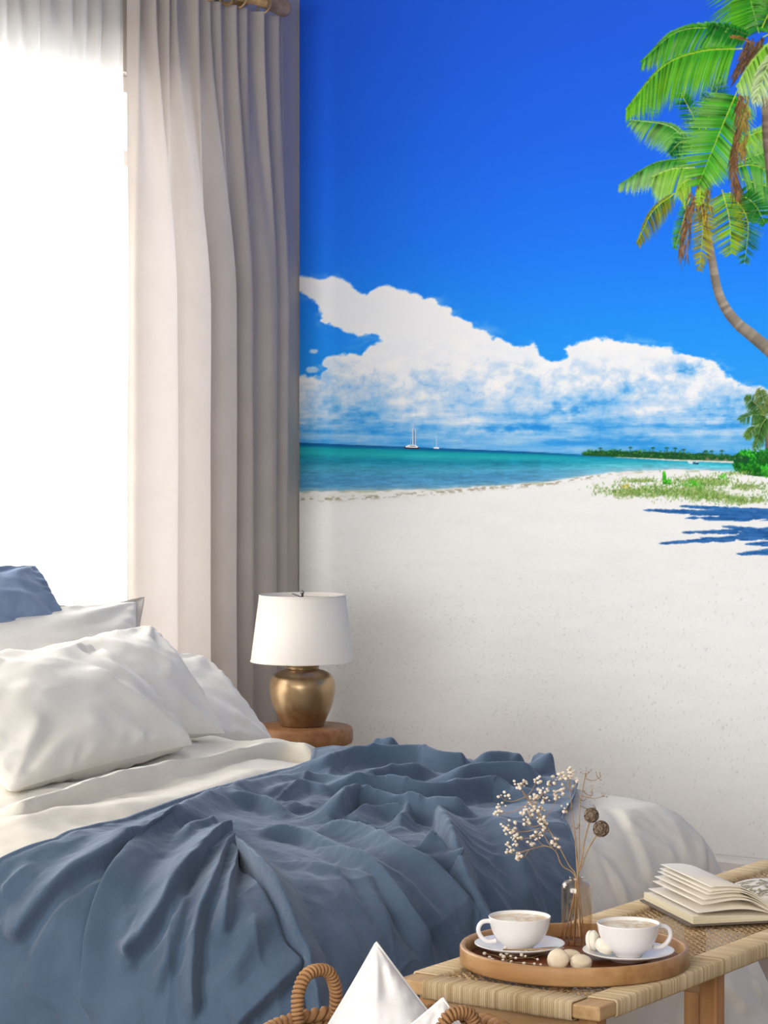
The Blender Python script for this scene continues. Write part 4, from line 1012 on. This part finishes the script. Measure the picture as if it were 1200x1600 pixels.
for sg in (1, -1):
    for o in np.arange(-.4, 1.8, stp):
        # line y = iy0 + o + sg*(x-ix0)
        pts = []
        for x in (ix0, ix1): pts.append((x, iy0 + o + sg * (x - ix0)))
        (xa, ya), (xb, yb) = pts
        def clipy(xa, ya, xb, yb):
            t0, t1 = 0.0, 1.0
            for yl, keep in ((iy0, 1), (iy1, -1)):
                da, db = (ya - yl) * keep, (yb - yl) * keep
                if da < 0 and db < 0: return None
                if da < 0: t0 = max(t0, da / (da - db))
                elif db < 0: t1 = min(t1, da / (da - db))
            if t0 >= t1: return None
            f = lambda t: (xa + (xb - xa) * t, ya + (yb - ya) * t)
            return f(t0), f(t1)
        c_ = clipy(xa, ya, xb, yb)
        if c_ is None: continue
        cc_ += 1
        r_ = ribbon(c_[0], c_[1], .0042, stp * 1.414, (cc_ % 2) * math.pi + (0 if sg > 0 else 1.57), BZ - .004, .0014)
        if r_: rb.append(r_)
for y in np.arange(iy0, iy1, stp):
    rb.append(ribbon((ix0, y), (ix1, y), .0030, stp * 1, 0, BZ - .0065, .0006))
ob('woven_seat', join(*[r_ for r_ in rb if r_ is not None]), cane2, bench, kind='stuff')
LEGS = [-3.105, -2.70, -2.19, -1.80]
for y in LEGS:
    for x in (BX0 + .022, BX1 - .022 - .032): ob('leg', box2((x, y, 0), (x + .032, y + .032, BZ - RT - .001), .003), oak_z, bench, smooth=False)
    ob('apron', box2((BX0 + .054, y + .006, BZ - RT - .045), (BX1 - .054, y + .026, BZ - RT - .012), .002), oak_x, bench, smooth=False)

# ================================================================== TRAY WITH COFFEE
TC = on_z(897, 1477, .482); TR_R = 357 / 2 * float((TC - CAM) @ FWD) / F
TZ = BZ + .0036
M['tray'] = wood_mat('acacia_tray', (192, 150, 104), (166, 122, 78), 'X', 9, 0.4); M['trayfloor'] = wood_mat('acacia_tray_floor', (140, 86, 54), (108, 62, 38), 'X', 9, 0.35)
tray = thing('tray', (TC[0], TC[1], TZ), 'round wooden serving tray with upright rim on the bench', 'tray')
ob('rim', lathe([(TR_R - .012, 0), (TR_R - .003, 0), (TR_R, .003), (TR_R, .027), (TR_R - .0015, .0295), (TR_R - .004, .030), (TR_R - .0075, .0295), (TR_R - .009, .027), (TR_R - .009, .007), (TR_R - .012, 0)], (TC[0], TC[1], TZ), 120), M['tray'], tray)
ob('tray_floor', lathe([(0, .0005), (TR_R - .009, .0005), (TR_R - .009, .0075), (0, .0075)], (TC[0], TC[1], TZ), 96), M['trayfloor'], tray)
TF = TZ + .0078
M['china'] = mat('white_porcelain', (238, 234, 232), 0.22, spec=0.5, noise=(6, (234, 230, 228), .3, .7, None))
def coffee_mat():
    m = bpy.data.materials.new('milky_coffee'); m.use_nodes = True; nt = m.node_tree; p = nt.nodes['Principled BSDF']; N = nt.nodes.new; L = nt.links
    tc = N('ShaderNodeTexCoord'); w = N('ShaderNodeTexNoise'); w.inputs['Scale'].default_value = 26; w.inputs['Detail'].default_value = 3; w.inputs['Distortion'].default_value = 2.2
    r = N('ShaderNodeValToRGB'); r.color_ramp.elements[0].position = .38; r.color_ramp.elements[0].color = (*lin((226, 198, 152)), 1); r.color_ramp.elements[1].position = .62; r.color_ramp.elements[1].color = (*lin((253, 244, 222)), 1)
    L.new(tc.outputs['Object'], w.inputs['Vector']); L.new(w.outputs['Fac'], r.inputs[0]); L.new(r.outputs[0], p.inputs['Base Color']); p.inputs['Roughness'].default_value = .4
    return m
M['coffee'] = coffee_mat()
def saucer(c, label):
    r = .074
    o = ob('saucer', lathe([(0, 0), (.030, 0), (.032, .003), (.045, .006), (.060, .010), (r, .0155), (r + .0004, .0168), (r - .0012, .0172), (.060, .0125), (.046, .0082), (.034, .0062), (0, .0060)], c, 72), M['china']); return tag(o, label, 'saucer', 'saucers on the tray')
def cup(c, han, label):
    z = c[2] + .0062
    o = thing('coffee_cup', (c[0], c[1], z), label, 'cup', 'coffee cups on the tray')
    pr = [(0, 0), (.021, 0), (.0215, .002), (.023, .004), (.034, .013), (.0425, .024), (.0475, .036), (.0505, .050), (.0512, .0535), (.0502, .0545), (.0492, .0535), (.0465, .038), (.042, .027), (.033, .0165), (.02, .009), (0, .008)]
    pp = np.vstack([pr[:4], catmull(pr[3:9], 24)[1:], pr[9:]])
    ob('cup_body', lathe(pp, (c[0], c[1], z), 72), M['china'], o)
    hd = np.array([math.cos(han), math.sin(han), 0])
    H = [(.0465, .046), (.054, .0475), (.063, .0455), (.0685, .038), (.0685, .029), (.062, .019), (.052, .0135), (.040, .0145)]
    P_ = catmull([np.array([c[0], c[1], z + q]) + hd * r_ for r_, q in H], 34)
    ob('handle', tube(P_, .0037, 10), M['china'], o)
    ob('coffee', lathe([(0, .0492), (.030, .0492), (.0486, .0490)], (c[0], c[1], z), 56), M['coffee'], o)
    return o
S1 = on_z(812, 1477, .4735); S2 = on_z(982, 1488, .4735)
S1[2] = S2[2] = TF
saucer(S1, 'white saucer with the spoon on it, under the left coffee cup'); saucer(S2, 'white saucer with two macarons on it, under the right coffee cup')
vl = math.atan2(-RGT[1], -RGT[0])
cup(S1, vl + .15, 'white coffee cup with its handle to the left, beside the vase'); cup(S2, vl + math.pi + .1, 'white coffee cup with its handle to the right, near the book')
# spoon
spc = np.array([S1[0], S1[1], TF + .0155]); 
spo = thing('teaspoon', spc, 'small golden teaspoon lying on the left saucer', 'spoon')
d1 = RGT * .98 + FWD * .10; d1 /= np.linalg.norm(d1); o1 = np.array([S1[0], S1[1], 0]) - FWD * .050
sp_pts = [o1 + d1 * t_ + UP * (TF + .0145 + zz) for t_, zz in ((-.03, .0010), (.0, .0006), (.03, .0008))]
ob('spoon_handle', tube(sp_pts, [.0014, .0012, .0016], 8), M['brass'], spo)
bv, bf = sphere((0, 0, 0), 1, 3); bv = bv * np.array([.021, .009, .0028]); bv[:, 2] = np.where(bv[:, 2] > 0, -bv[:, 2] * .3 + .0006, bv[:, 2])
dn = np.cross(UP, d1); bw = o1 + d1 * .050 + UP * (TF + .0165); bvw = bw + bv[:, :1] * d1 + bv[:, 1:2] * dn + bv[:, 2:] * UP
ob('spoon_bowl', (bvw, bf), M['brass'], spo)

# macarons
M['macaron'] = mat('vanilla_shell', (240, 224, 196), 0.6, noise=(60, (228, 208, 176), .35, .7, None), bump=(400, .3, .0006, None)); M['cream'] = mat('cream_filling', (246, 238, 224), 0.6, noise=(40, (238, 228, 210), .3, .7, None)); M['pale_mac'] = mat('ivory_shell', (244, 238, 224), 0.6, noise=(60, (234, 226, 208), .35, .7, None), bump=(400, .3, .0006, None))
def macaron(c, ax, r, label, m):
    ax = np.asarray(ax, float); ax /= np.linalg.norm(ax); e = np.cross(ax, [0.3, .2, .9]); e /= np.linalg.norm(e); f = np.cross(ax, e); c = np.asarray(c, float)
    B3 = np.stack([e, f, ax])
    o = thing('macaron', c, label, 'macaron', 'macarons on the tray')
    shp = [(0, .62), (.35, .60), (.65, .52), (.88, .38), (.97, .26), (.95, .20), (1.0, .17), (.97, .12), (.99, .10), (.9, .09), (0, .09)]
    for s_ in (1, -1):
        v, f_ = lathe([(a_ * r, b_ * r * s_) for a_, b_ in shp], (0, 0, 0), 32); ob('shell', (v @ B3 + c, f_ if s_ < 0 else [q[::-1] for q in f_]), m, o)
    v, f_ = lathe([(0, -.1 * r), (.88 * r, -.1 * r), (.93 * r, 0), (.88 * r, .1 * r), (0, .1 * r)], (0, 0, 0), 28); ob('filling', (v @ B3 + c, f_), M['cream'], o)
vdir = -FWD
m1 = on_z(872, 1500, TF + .016); macaron((m1[0], m1[1], TF + .0165), vdir + np.array([0, 0, .45]), .0172, 'round biscuit macaron tipped on edge, leftmost on the tray floor', M['macaron'])
m2 = on_z(893, 1496, TF + .012); m2 = m2 + FWD * .02; macaron((m2[0], m2[1], TF + .0102), (0.1, .05, 1), .0165, 'biscuit macaron lying half hidden behind two others', M['macaron'])
m3 = on_z(908, 1504, TF + .011); macaron((m3[0], m3[1], TF + .0112), vdir * .25 + np.array([0.1, 0, 1]), .0172, 'biscuit macaron lying flat, rightmost on the tray floor', M['macaron'])
m4 = on_z(926, 1472, TF + .024); macaron((m4[0], m4[1], TF + .0262), RGT + .15 * UP - .35 * FWD, .0172, 'ivory macaron standing on edge against the right cup', M['pale_mac'])
m5 = on_z(945, 1481, TF + .02); macaron((m5[0], m5[1], TF + .0225), RGT * .35 + UP * .85 - FWD * .3, .0165, 'ivory macaron leaning on the front of the right saucer', M['pale_mac'])

# vase
VB = on_z(901, 1474, TF); VB[2] = TF; kd = float((VB - CAM) @ FWD) / F
vg = bpy.data.materials.new('clear_amber_glass'); vg.use_nodes = True; _nt = vg.node_tree; _nt.nodes.remove(_nt.nodes['Principled BSDF'])
_t = _nt.nodes.new('ShaderNodeBsdfTransparent'); _t.inputs['Color'].default_value = (0.96, 0.915, 0.86, 1); _g = _nt.nodes.new('ShaderNodeBsdfGlossy'); _g.inputs['Roughness'].default_value = 0.02; _g.inputs['Color'].default_value = (1, .95, .88, 1)
_lw = _nt.nodes.new('ShaderNodeLayerWeight'); _lw.inputs['Blend'].default_value = 0.5; _pw = _nt.nodes.new('ShaderNodeMath'); _pw.operation = 'POWER'; _pw.inputs[1].default_value = 4.0; _nt.links.new(_lw.outputs['Facing'], _pw.inputs[0]); _f = _nt.nodes.new('ShaderNodeMapRange'); _f.inputs['To Min'].default_value = 0.05; _f.inputs['To Max'].default_value = 0.85; _nt.links.new(_pw.outputs[0], _f.inputs['Value']); _m = _nt.nodes.new('ShaderNodeMixShader')
_nt.links.new(_f.outputs[0], _m.inputs[0]); _nt.links.new(_t.outputs[0], _m.inputs[1]); _nt.links.new(_g.outputs[0], _m.inputs[2]); _nt.links.new(_m.outputs[0], _nt.nodes['Material Output'].inputs['Surface'])
R_ = 24 * kd; HV = 104 * kd
vprof = [(0, 0), (R_ * .92, 0), (R_, .003), (R_, HV * .84), (R_ * .96, HV * .89), (R_ * .78, HV * .935), (R_ * .5, HV * .955), (R_ * .44, HV * .975), (R_ * .5, HV), (R_ * .46, HV * 1.002), (R_ * .38, HV * .985), (R_ * .36, HV * .965), (R_ * .46, HV * .938), (R_ * .72, HV * .915), (R_ * .88, HV * .875), (R_ * .925, HV * .82), (R_ * .925, .006), (R_ * .85, .004), (0, .004)]
vase = ob('bottle_vase', lathe(vprof, VB, 64), vg); tag(vase, 'clear glass bottle vase with dried stems standing on the tray', 'vase')

# dried flowers in the vase
M['stem'] = mat('dry_stem', (170, 142, 106), 0.7, noise=(60, (142, 114, 80), .35, .7, None)); M['baby'] = mat('dried_white_petal', (240, 230, 214), 0.8, noise=(120, (224, 206, 180), .35, .7, None), sss=0.0); M['pod'] = mat('papery_pod', (136, 116, 98), 0.8, noise=(90, (104, 86, 70), .35, .7, None)); M['podeye'] = mat('pod_centre', (84, 66, 54), 0.8, noise=(90, (60, 46, 36), .35, .7, None))
VD = float((VB - CAM) @ FWD)
def vp_(px, py, dd=0.0): return at_d(px, py, VD + dd)
neck = vp_(901, 1376); 
def stem_pts(foot, mids): return catmull([vp_(*foot), vp_(902 + (foot[0] - 901) * .12, 1378), *[vp_(*m_) for m_ in mids]], 40)
def flowers(centres, r0, r1, sub=1):
    g = []
    for c in centres:
        r = random.uniform(r0, r1); g.append(sphere(c, r, sub, (1, 1, random.uniform(.7, 1))))
    return join(*g)
def gyp(name, foot, mids, clusters, label, group, r=(.0018, .0036), fm='baby'):
    """clusters: (px, py, spread px, count, anchor index 0..1 on the main stem)"""
    main = stem_pts(foot, mids)
    o = thing(name, main[0], label, 'dried flowers', group)
    tw = [tube(main, np.linspace(.0013, .0006, 40), 6)]; fl = []
    for (cx, cy, sp_, n, an) in clusters:
        a0 = main[int(an * 39)]; hub = vp_(cx, cy + sp_ * .5, random.uniform(-.02, .02)); mid = a0 * .45 + hub * .55 - UP * .004
        tw.append(tube(catmull([a0, mid, hub], 12), np.linspace(.0008, .0005, 12), 5))
        for i in range(n):
            an_ = random.uniform(0, 6.283); rr = math.sqrt(random.random()) * sp_
            p = vp_(cx + rr * math.cos(an_), cy + rr * math.sin(an_) * .9, random.uniform(-.02, .02)); fl.append(p)
            if i % 2 == 0: tw.append(tube(catmull([hub, hub * .4 + p * .6 - UP * .002, p], 5), .00035, 4))
    ob('twigs', join(*tw), M['stem'], o)
    ob('blossoms', flowers(fl, *r), M[fm], o, kind='stuff')
    return o
gyp('dried_gypsophila', (880, 1478, .0), [(888, 1350), (860, 1300), (835, 1262), (810, 1226)],
    [(813, 1224, 11, 14, .85), (788, 1246, 10, 7, .9), (782, 1266, 12, 9, .85), (838, 1216, 9, 7, .9), (850, 1242, 14, 16, .78), (835, 1256, 16, 22, .75), (824, 1268, 11, 12, .72), (842, 1272, 14, 16, .7), (860, 1220, 10, 10, .85), (872, 1240, 10, 12, .7), (822, 1284, 9, 8, .68), (795, 1292, 13, 18, .66), (805, 1306, 11, 14, .62)],
    'spray of small white dried blossoms reaching up and left from the vase', 'dried stems in the vase')
gyp('dried_gypsophila', (897, 1478, .0), [(878, 1352), (868, 1330), (850, 1322), (818, 1330)],
    [(800, 1322, 10, 12, .95), (814, 1336, 9, 12, .97), (794, 1330, 5, 6, .95), (830, 1316, 9, 9, .85), (838, 1304, 10, 10, .75), (846, 1288, 11, 12, .68), (866, 1312, 7, 6, .7), (870, 1322, 5, 4, .65)],
    'lower spray of small white dried blossoms hanging left over the blue throw', 'dried stems in the vase')
gyp('dried_gypsophila', (908, 1476, .01), [(898, 1300), (893, 1260), (890, 1220)],
    [(885, 1210, 9, 12, .95), (876, 1212, 7, 8, .92), (892, 1206, 8, 10, .97), (897, 1222, 8, 5, .9), (880, 1232, 7, 5, .85), (884, 1262, 9, 6, .75)],
    'upright spray of dried blossoms at the middle of the vase', 'dried stems in the vase')
gyp('dried_branchlet', (914, 1476, .005), [(905, 1310), (906, 1262), (912, 1226), (915, 1208)],
    [(916, 1204, 10, 9, .97), (936, 1212, 8, 9, .9), (925, 1236, 14, 10, .75), (945, 1240, 7, 7, .7), (908, 1246, 8, 7, .7), (900, 1290, 8, 6, .5), (930, 1256, 12, 6, .62)],
    'fine bare tan branchlet at the right of the vase', 'dried stems in the vase', (.0006, .0013), 'stem')
def podstem(foot, mids, c, r, label):
    main = stem_pts(foot, mids + [c]); o = thing('seed_pod_stem', main[0], label, 'seed pod', 'dried stems in the vase')
    ob('stem', tube(main, .0013, 7), M['stem'], o)
    cc = main[-1]; ob('seed_head', sphere(cc, r * .86, 3), M['pod'], o)
    ga = math.pi * (3 - 5 ** .5); n = 26
    for i in range(n):
        y_ = 1 - 2 * (i + .5) / n; rr = math.sqrt(1 - y_ * y_); d = np.array([rr * math.cos(ga * i), rr * math.sin(ga * i), y_])
        e = np.cross(d, [.2, .3, .9]); e /= np.linalg.norm(e); f = np.cross(d, e); B3 = np.stack([e, f, d])
        v, f_ = lathe([(0, .0), (r * .10, .0), (r * .30, r * .20), (r * .33, r * .24), (r * .26, r * .22), (r * .10, r * .10), (0, r * .12)], (0, 0, 0), 12)
        ob('papery_cup', (v @ B3 + cc + d * r * .80, f_), M['pod'], o)
        ob('pod_centre', sphere(cc + d * r * .92, r * .075, 1), M['podeye'], o)
podstem((888, 1476, .005), [(908, 1345), (914, 1310)], (924, 1274, .0), .0118, 'upper brown papery seed pod on its stem in the vase')
podstem((896, 1478, -.006), [(908, 1355), (920, 1325)], (939, 1295, -.012), .0128, 'lower brown papery seed pod on its stem in the vase')

# loose sprig on the tray
spg = thing('flower_sprig', on_z(800, 1502, TF), 'loose sprig of tiny white blossoms lying on the tray before the saucer', 'dried flowers')
pts = []
for (x, y) in ((757, 1490), (765, 1496), (769, 1499), (783, 1492), (787, 1495), (786, 1500), (798, 1494), (806, 1497), (799, 1502), (797, 1505), (815, 1492), (821, 1494), (819, 1505), (840, 1499), (790, 1487), (816, 1483), (828, 1484), (822, 1485), (790, 1480), (808, 1478), (800, 1482), (835, 1506), (845, 1507), (812, 1487), (792, 1490)):
    pts.append(on_z(x, y, TF + .010))
stm = catmull([on_z(782, 1506, TF + .003), on_z(800, 1498, TF + .006), on_z(830, 1496, TF + .004), on_z(852, 1490, TF + .003)], 20)
tw = [tube(stm, .0008, 5)]
for p in pts:
    j = np.argmin(np.linalg.norm(stm - p, axis=1)); tw.append(tube(catmull([stm[j], (stm[j] + p) / 2 + UP * .002, p], 5), .0004, 4))
ob('twigs', join(*tw), M['stem'], spg); ob('blossoms', flowers(pts, .0022, .0036, 2), M['baby'], spg, kind='stuff')

# ================================================================== BOOK
O2 = on_z(1080, 1447, BZ + .004); C2 = on_z(1003, 1408, BZ + .004)
e1 = (C2 - O2); PH = np.linalg.norm(e1[:2]); e1 = e1 / np.linalg.norm(e1); e2 = np.array([-e1[1], e1[0], 0]) * -1.0
if e2 @ RGT < 0: e2 = -e2
PW = .158
paper = mat('cream_paper', (240, 232, 218), 0.75, noise=(8, (234, 224, 206), .35, .7, None)); edge = mat('page_edges', (232, 221, 192), 0.8, noise=(6, (214, 201, 170), .35, .65, (1, 1, 160))); cover = mat('grey_cover', (118, 108, 98), 0.7, noise=(30, (104, 94, 86), .3, .7, None))
BKZ = BZ + .0036
book = thing('open_book', O2 + e1 * PH / 2 + e2 * PW - UP * (O2[2] - BKZ), 'thick open book with fanned pages lying on the far end of the bench', 'book')
BO = np.array([O2[0], O2[1], BKZ])
def BP(x, y, z): return BO + e2 * x + e1 * y + UP * z
def slab(curve_t, curve_b, y0, y1):
    """solid between two curves (x, z), extruded along the page height"""
    n = len(curve_t); V = [BP(x, y0, z) for x, z in curve_b] + [BP(x, y0, z) for x, z in curve_t] + [BP(x, y1, z) for x, z in curve_b] + [BP(x, y1, z) for x, z in curve_t]; Fs = []
    for i in range(n - 1):
        Fs += [(i, i + 1, n + i + 1, n + i), (2 * n + i + 1, 2 * n + i, 3 * n + i, 3 * n + i + 1), (n + i, n + i + 1, 3 * n + i + 1, 3 * n + i), (i + 1, i, 2 * n + i, 2 * n + i + 1)]
    Fs += [(0, n, 3 * n, 2 * n), (n - 1, 2 * n - 1 + 0, 4 * n - 1, 3 * n - 1)]
    return np.array(V), Fs
ob('cover', slab([(-.003, .003), (PW * 2 + .003, .003)], [(-.003, 0), (PW * 2 + .003, 0)], -.003, PH + .003), cover, book, smooth=False)
xs_ = np.linspace(0, 1, 16)
bl_t = [(.004 + f * (PW - .004), .0165 - .004 * f - .004 * f ** 6) for f in xs_]; bl_b = [(x, .0032) for x, z in bl_t]
ob('page_block', slab(bl_t, bl_b, 0, PH), edge, book, smooth=False)
ob('page', slab([(x, z + .0006) for x, z in bl_t], [(x, z + .0001) for x, z in bl_t], 0.0005, PH - .0005), paper, book, smooth=False)
for i, (x0, z0, bulge, th_) in enumerate(((.012, .0225, .010, .0010), (.020, .036, .019, .0014), (.024, .0445, .017, .0010), (.030, .0535, .016, .0009), (.034, .0585, .014, .0016), (.037, .066, .011, .0011))):
    f = np.linspace(0, 1, 26)
    xx = x0 + f * (PW - x0); zz = z0 * (1 - f ** 2.2) + (.0115 + .0009 * i) * f ** 2.2 + bulge * np.sin(math.pi * f) * (f ** .8)
    top = list(zip(xx, zz + th_)); bot_ = list(zip(xx, zz))
    ob('page', slab(top, bot_, 0.001 * (i % 3), PH - .001 * ((i + 1) % 3)), paper, book)
# right half
rt = [(PW + f * PW, .0115 + .022 * math.sin(math.pi * min(1, f * 1.05)) ** .7 * (1 - .35 * f) + .006 * f) for f in xs_]
ob('page_block', slab([(x, z - .001) for x, z in rt], [(x, .0032) for x, z in rt], 0, PH), edge, book, smooth=False)
pg = ob('page', slab(rt, [(x, z - .0008) for x, z in rt], 0, PH), paper, book, smooth=True)
# printed sprig picture on the right-hand page
ink2 = mat('sepia_ink', (186, 176, 150), 0.8, noise=(40, (150, 140, 116), .3, .7, None))
lv, lf = [], []
def rz_(x): return np.interp(x, [p[0] for p in rt], [p[1] for p in rt]) + .0005
for i in range(110):
    x = PW + random.uniform(.015, .12); y = PH * random.uniform(.42, .95); an_ = random.uniform(0, 6.28); L = random.uniform(.012, .026)
    d = np.array([math.cos(an_), math.sin(an_)]); q = np.array([-d[1], d[0]]) * L * .16; c = np.array([x, y]); n0 = len(lv)
    for p in (c - d * L / 2, c + q, c + d * L / 2, c - q): lv.append(BP(p[0], p[1], rz_(p[0]) + .00005 * (i % 5)))
    lf.append((n0, n0 + 1, n0 + 2, n0 + 3))
ob('printed_picture', (np.array(lv), lf), ink2, book, smooth=False, label='sepia leaf illustration')

# ================================================================== BASKET AND CUSHIONS
BD_ = 3.42
bc = at_d(605, 1613, BD_); BR_ = 196 * BD_ / F; ZR = bc[2]
M['seagrass'] = mat('seagrass_rope', (178, 134, 92), 0.75, noise=(26, (138, 98, 62), .35, .7, None), bump=(160, .35, .002, None)); M['seagrass_dark'] = mat('seagrass_dark', (146, 106, 70), 0.8, noise=(26, (112, 78, 50), .35, .7, None))
bsk = thing('basket', (bc[0], bc[1], 0), 'woven seagrass basket with rope handles holding white cushions', 'basket')
def twisted_ring(c, R, z, r, n_turn, seg, phase=0.0, wob=0.0):
    t = np.linspace(0, 2 * math.pi, seg, endpoint=False); g = []
    for s_ in (0, math.pi):
        ph = t * n_turn + s_ + phase
        P_ = np.stack([(R + r * .55 * np.cos(ph)) * np.cos(t) + c[0], (R + r * .55 * np.cos(ph)) * np.sin(t) + c[1], z + r * .55 * np.sin(ph)], 1)
        g.append(tube(P_, r * .62, 6, True))
    return join(*g)
nrow = 26; rowh = (ZR - .02) / nrow
for i in range(nrow + 1):
    z = .012 + i * rowh; f = i / nrow
    R = BR_ * (.80 + .26 * math.sin(f * 2.2) - .06 * f ** 3) / (.80 + .26 * math.sin(2.2) - .06)
    ob('woven_row', twisted_ring(bc, R, z, rowh * .56, 34, 340 if i > nrow - 5 else 200, i * 1.1), M['seagrass'] if i % 3 else M['seagrass_dark'], bsk)
ob('basket_bottom', lathe([(0, .004), (BR_ * .78, .004), (BR_ * .78, .016), (0, .016)], (bc[0], bc[1], 0), 48), M['seagrass'], bsk)
def handle(px, py, wpx, hpx, dd):
    c = at_d(px, py, BD_ + dd); kk = (BD_ + dd) / F; w, h = wpx * kk / 2, hpx * kk
    rad = c[:2] - bc[:2]; rad = rad / (np.linalg.norm(rad)); tan = np.array([-rad[1], rad[0], 0])
    if tan @ RGT < 0: tan = -tan
    sc = 1 / max(.45, abs(tan @ RGT))
    path = [c - tan * w * sc - UP * .05, c - tan * w * sc * 1.0, c - tan * w * .98 * sc + UP * h * .5, c - tan * w * .62 * sc + UP * h * .9, c + UP * h, c + tan * w * .62 * sc + UP * h * .9, c + tan * w * .98 * sc + UP * h * .5, c + tan * w * sc, c + tan * w * sc - UP * .05]
    P_ = catmull(path, 120); hd = ob('handle', tube(P_, .0062, 8), M['seagrass_dark'], bsk)
    # rope turns
    L = np.concatenate([[0], np.cumsum(np.linalg.norm(np.diff(P_, axis=0), axis=1))]); n = int(L[-1] / .0062); T = np.gradient(P_, axis=0); T /= np.linalg.norm(T, axis=1)[:, None]
    for i in range(n):
        s_ = (i + .5) / n * L[-1]; p = np.array([np.interp(s_, L, P_[:, q]) for q in range(3)]); t_ = np.array([np.interp(s_, L, T[:, q]) for q in range(3)]); t_ /= np.linalg.norm(t_)
        e = np.cross(t_, rad[0] * np.array([1, 0, 0]) + rad[1] * np.array([0, 1, 0])); e /= np.linalg.norm(e); f = np.cross(t_, e); a_ = np.linspace(0, 6.2832, 12, endpoint=False)
        ring = p + .0074 * (np.cos(a_)[:, None] * e + np.sin(a_)[:, None] * f) + t_ * (.0022 * np.sin(a_))[:, None]
        ob('rope_turn', tube(ring, .0029, 5, True), M['seagrass'], hd)
r1 = (on_z(495, 1582, ZR) - CAM) @ FWD - BD_; handle(495, 1582, 58, 66, r1)
r2 = (on_z(716, 1646, ZR) - CAM) @ FWD - BD_; handle(716, 1646, 60, 64, r2)
def dpt(px, py, d): return at_d(px, py, d)
pillow('cushion', [dpt(520, 1800, 3.42), dpt(715, 1640, 3.46), dpt(588, 1473, 3.50), dpt(484, 1650, 3.46)], .055, M['cushion'], 'white cushion with its corner pointing up out of the basket', 'cushion', seed=23, piping=.0022, pinch=.02, wrinkle=.0045, exp=.5)
pillow('cushion', [dpt(560, 1800, 3.33), dpt(800, 1720, 3.36), dpt(692, 1560, 3.40), dpt(560, 1668, 3.37)], .045, M['cushion'], 'second white cushion, only its corner showing beside the right handle', 'cushion', seed=29, piping=.0022, pinch=.02, wrinkle=.0045, exp=.5)

# ================================================================== POTTED PLANT BEYOND THE WINDOW
pp_ = at_d(146, 866, 9.2)
M['wicker'] = mat('pale_wicker', (214, 200, 176), 0.8, noise=(20, (190, 174, 148), .35, .7, (1, 1, 8))); M['leafy'] = mat('grey_green_leaf', (150, 160, 140), 0.6, noise=(12, (128, 140, 118), .35, .7, None))
pot = thing('potted_plant', (pp_[0], pp_[1], -.35), 'faint potted palm in a wicker pot beyond the sheer curtain', 'plant')
kz = 9.2 / F; rp = 21 * kz
ob('pot', lathe([(0, -.349), (rp * .8, -.349), (rp * .95, 0.2), (rp, pp_[2] - .01), (rp * 1.04, pp_[2]), (rp * .95, pp_[2]), (rp * .9, pp_[2] - .05), (0, pp_[2] - .05)], (pp_[0], pp_[1], 0), 40), M['wicker'], pot)
for (mx_, my_, ex_, ey_) in ((136, 800, 124, 760), (130, 790, 112, 720), (142, 790, 150, 740), (146, 810, 170, 770), (128, 810, 96, 770), (138, 770, 130, 700)):
    P_ = catmull([at_d(142, 868, 9.2), at_d(mx_, my_, 9.2 + random.uniform(-.1, .1)), at_d(ex_, ey_, 9.2 + random.uniform(-.2, .2))], 14)
    ob('leaf', tube(P_, .004 + .016 * np.sin(np.linspace(.1, 3.1, 14)) ** 1, 6), M['leafy'], pot)
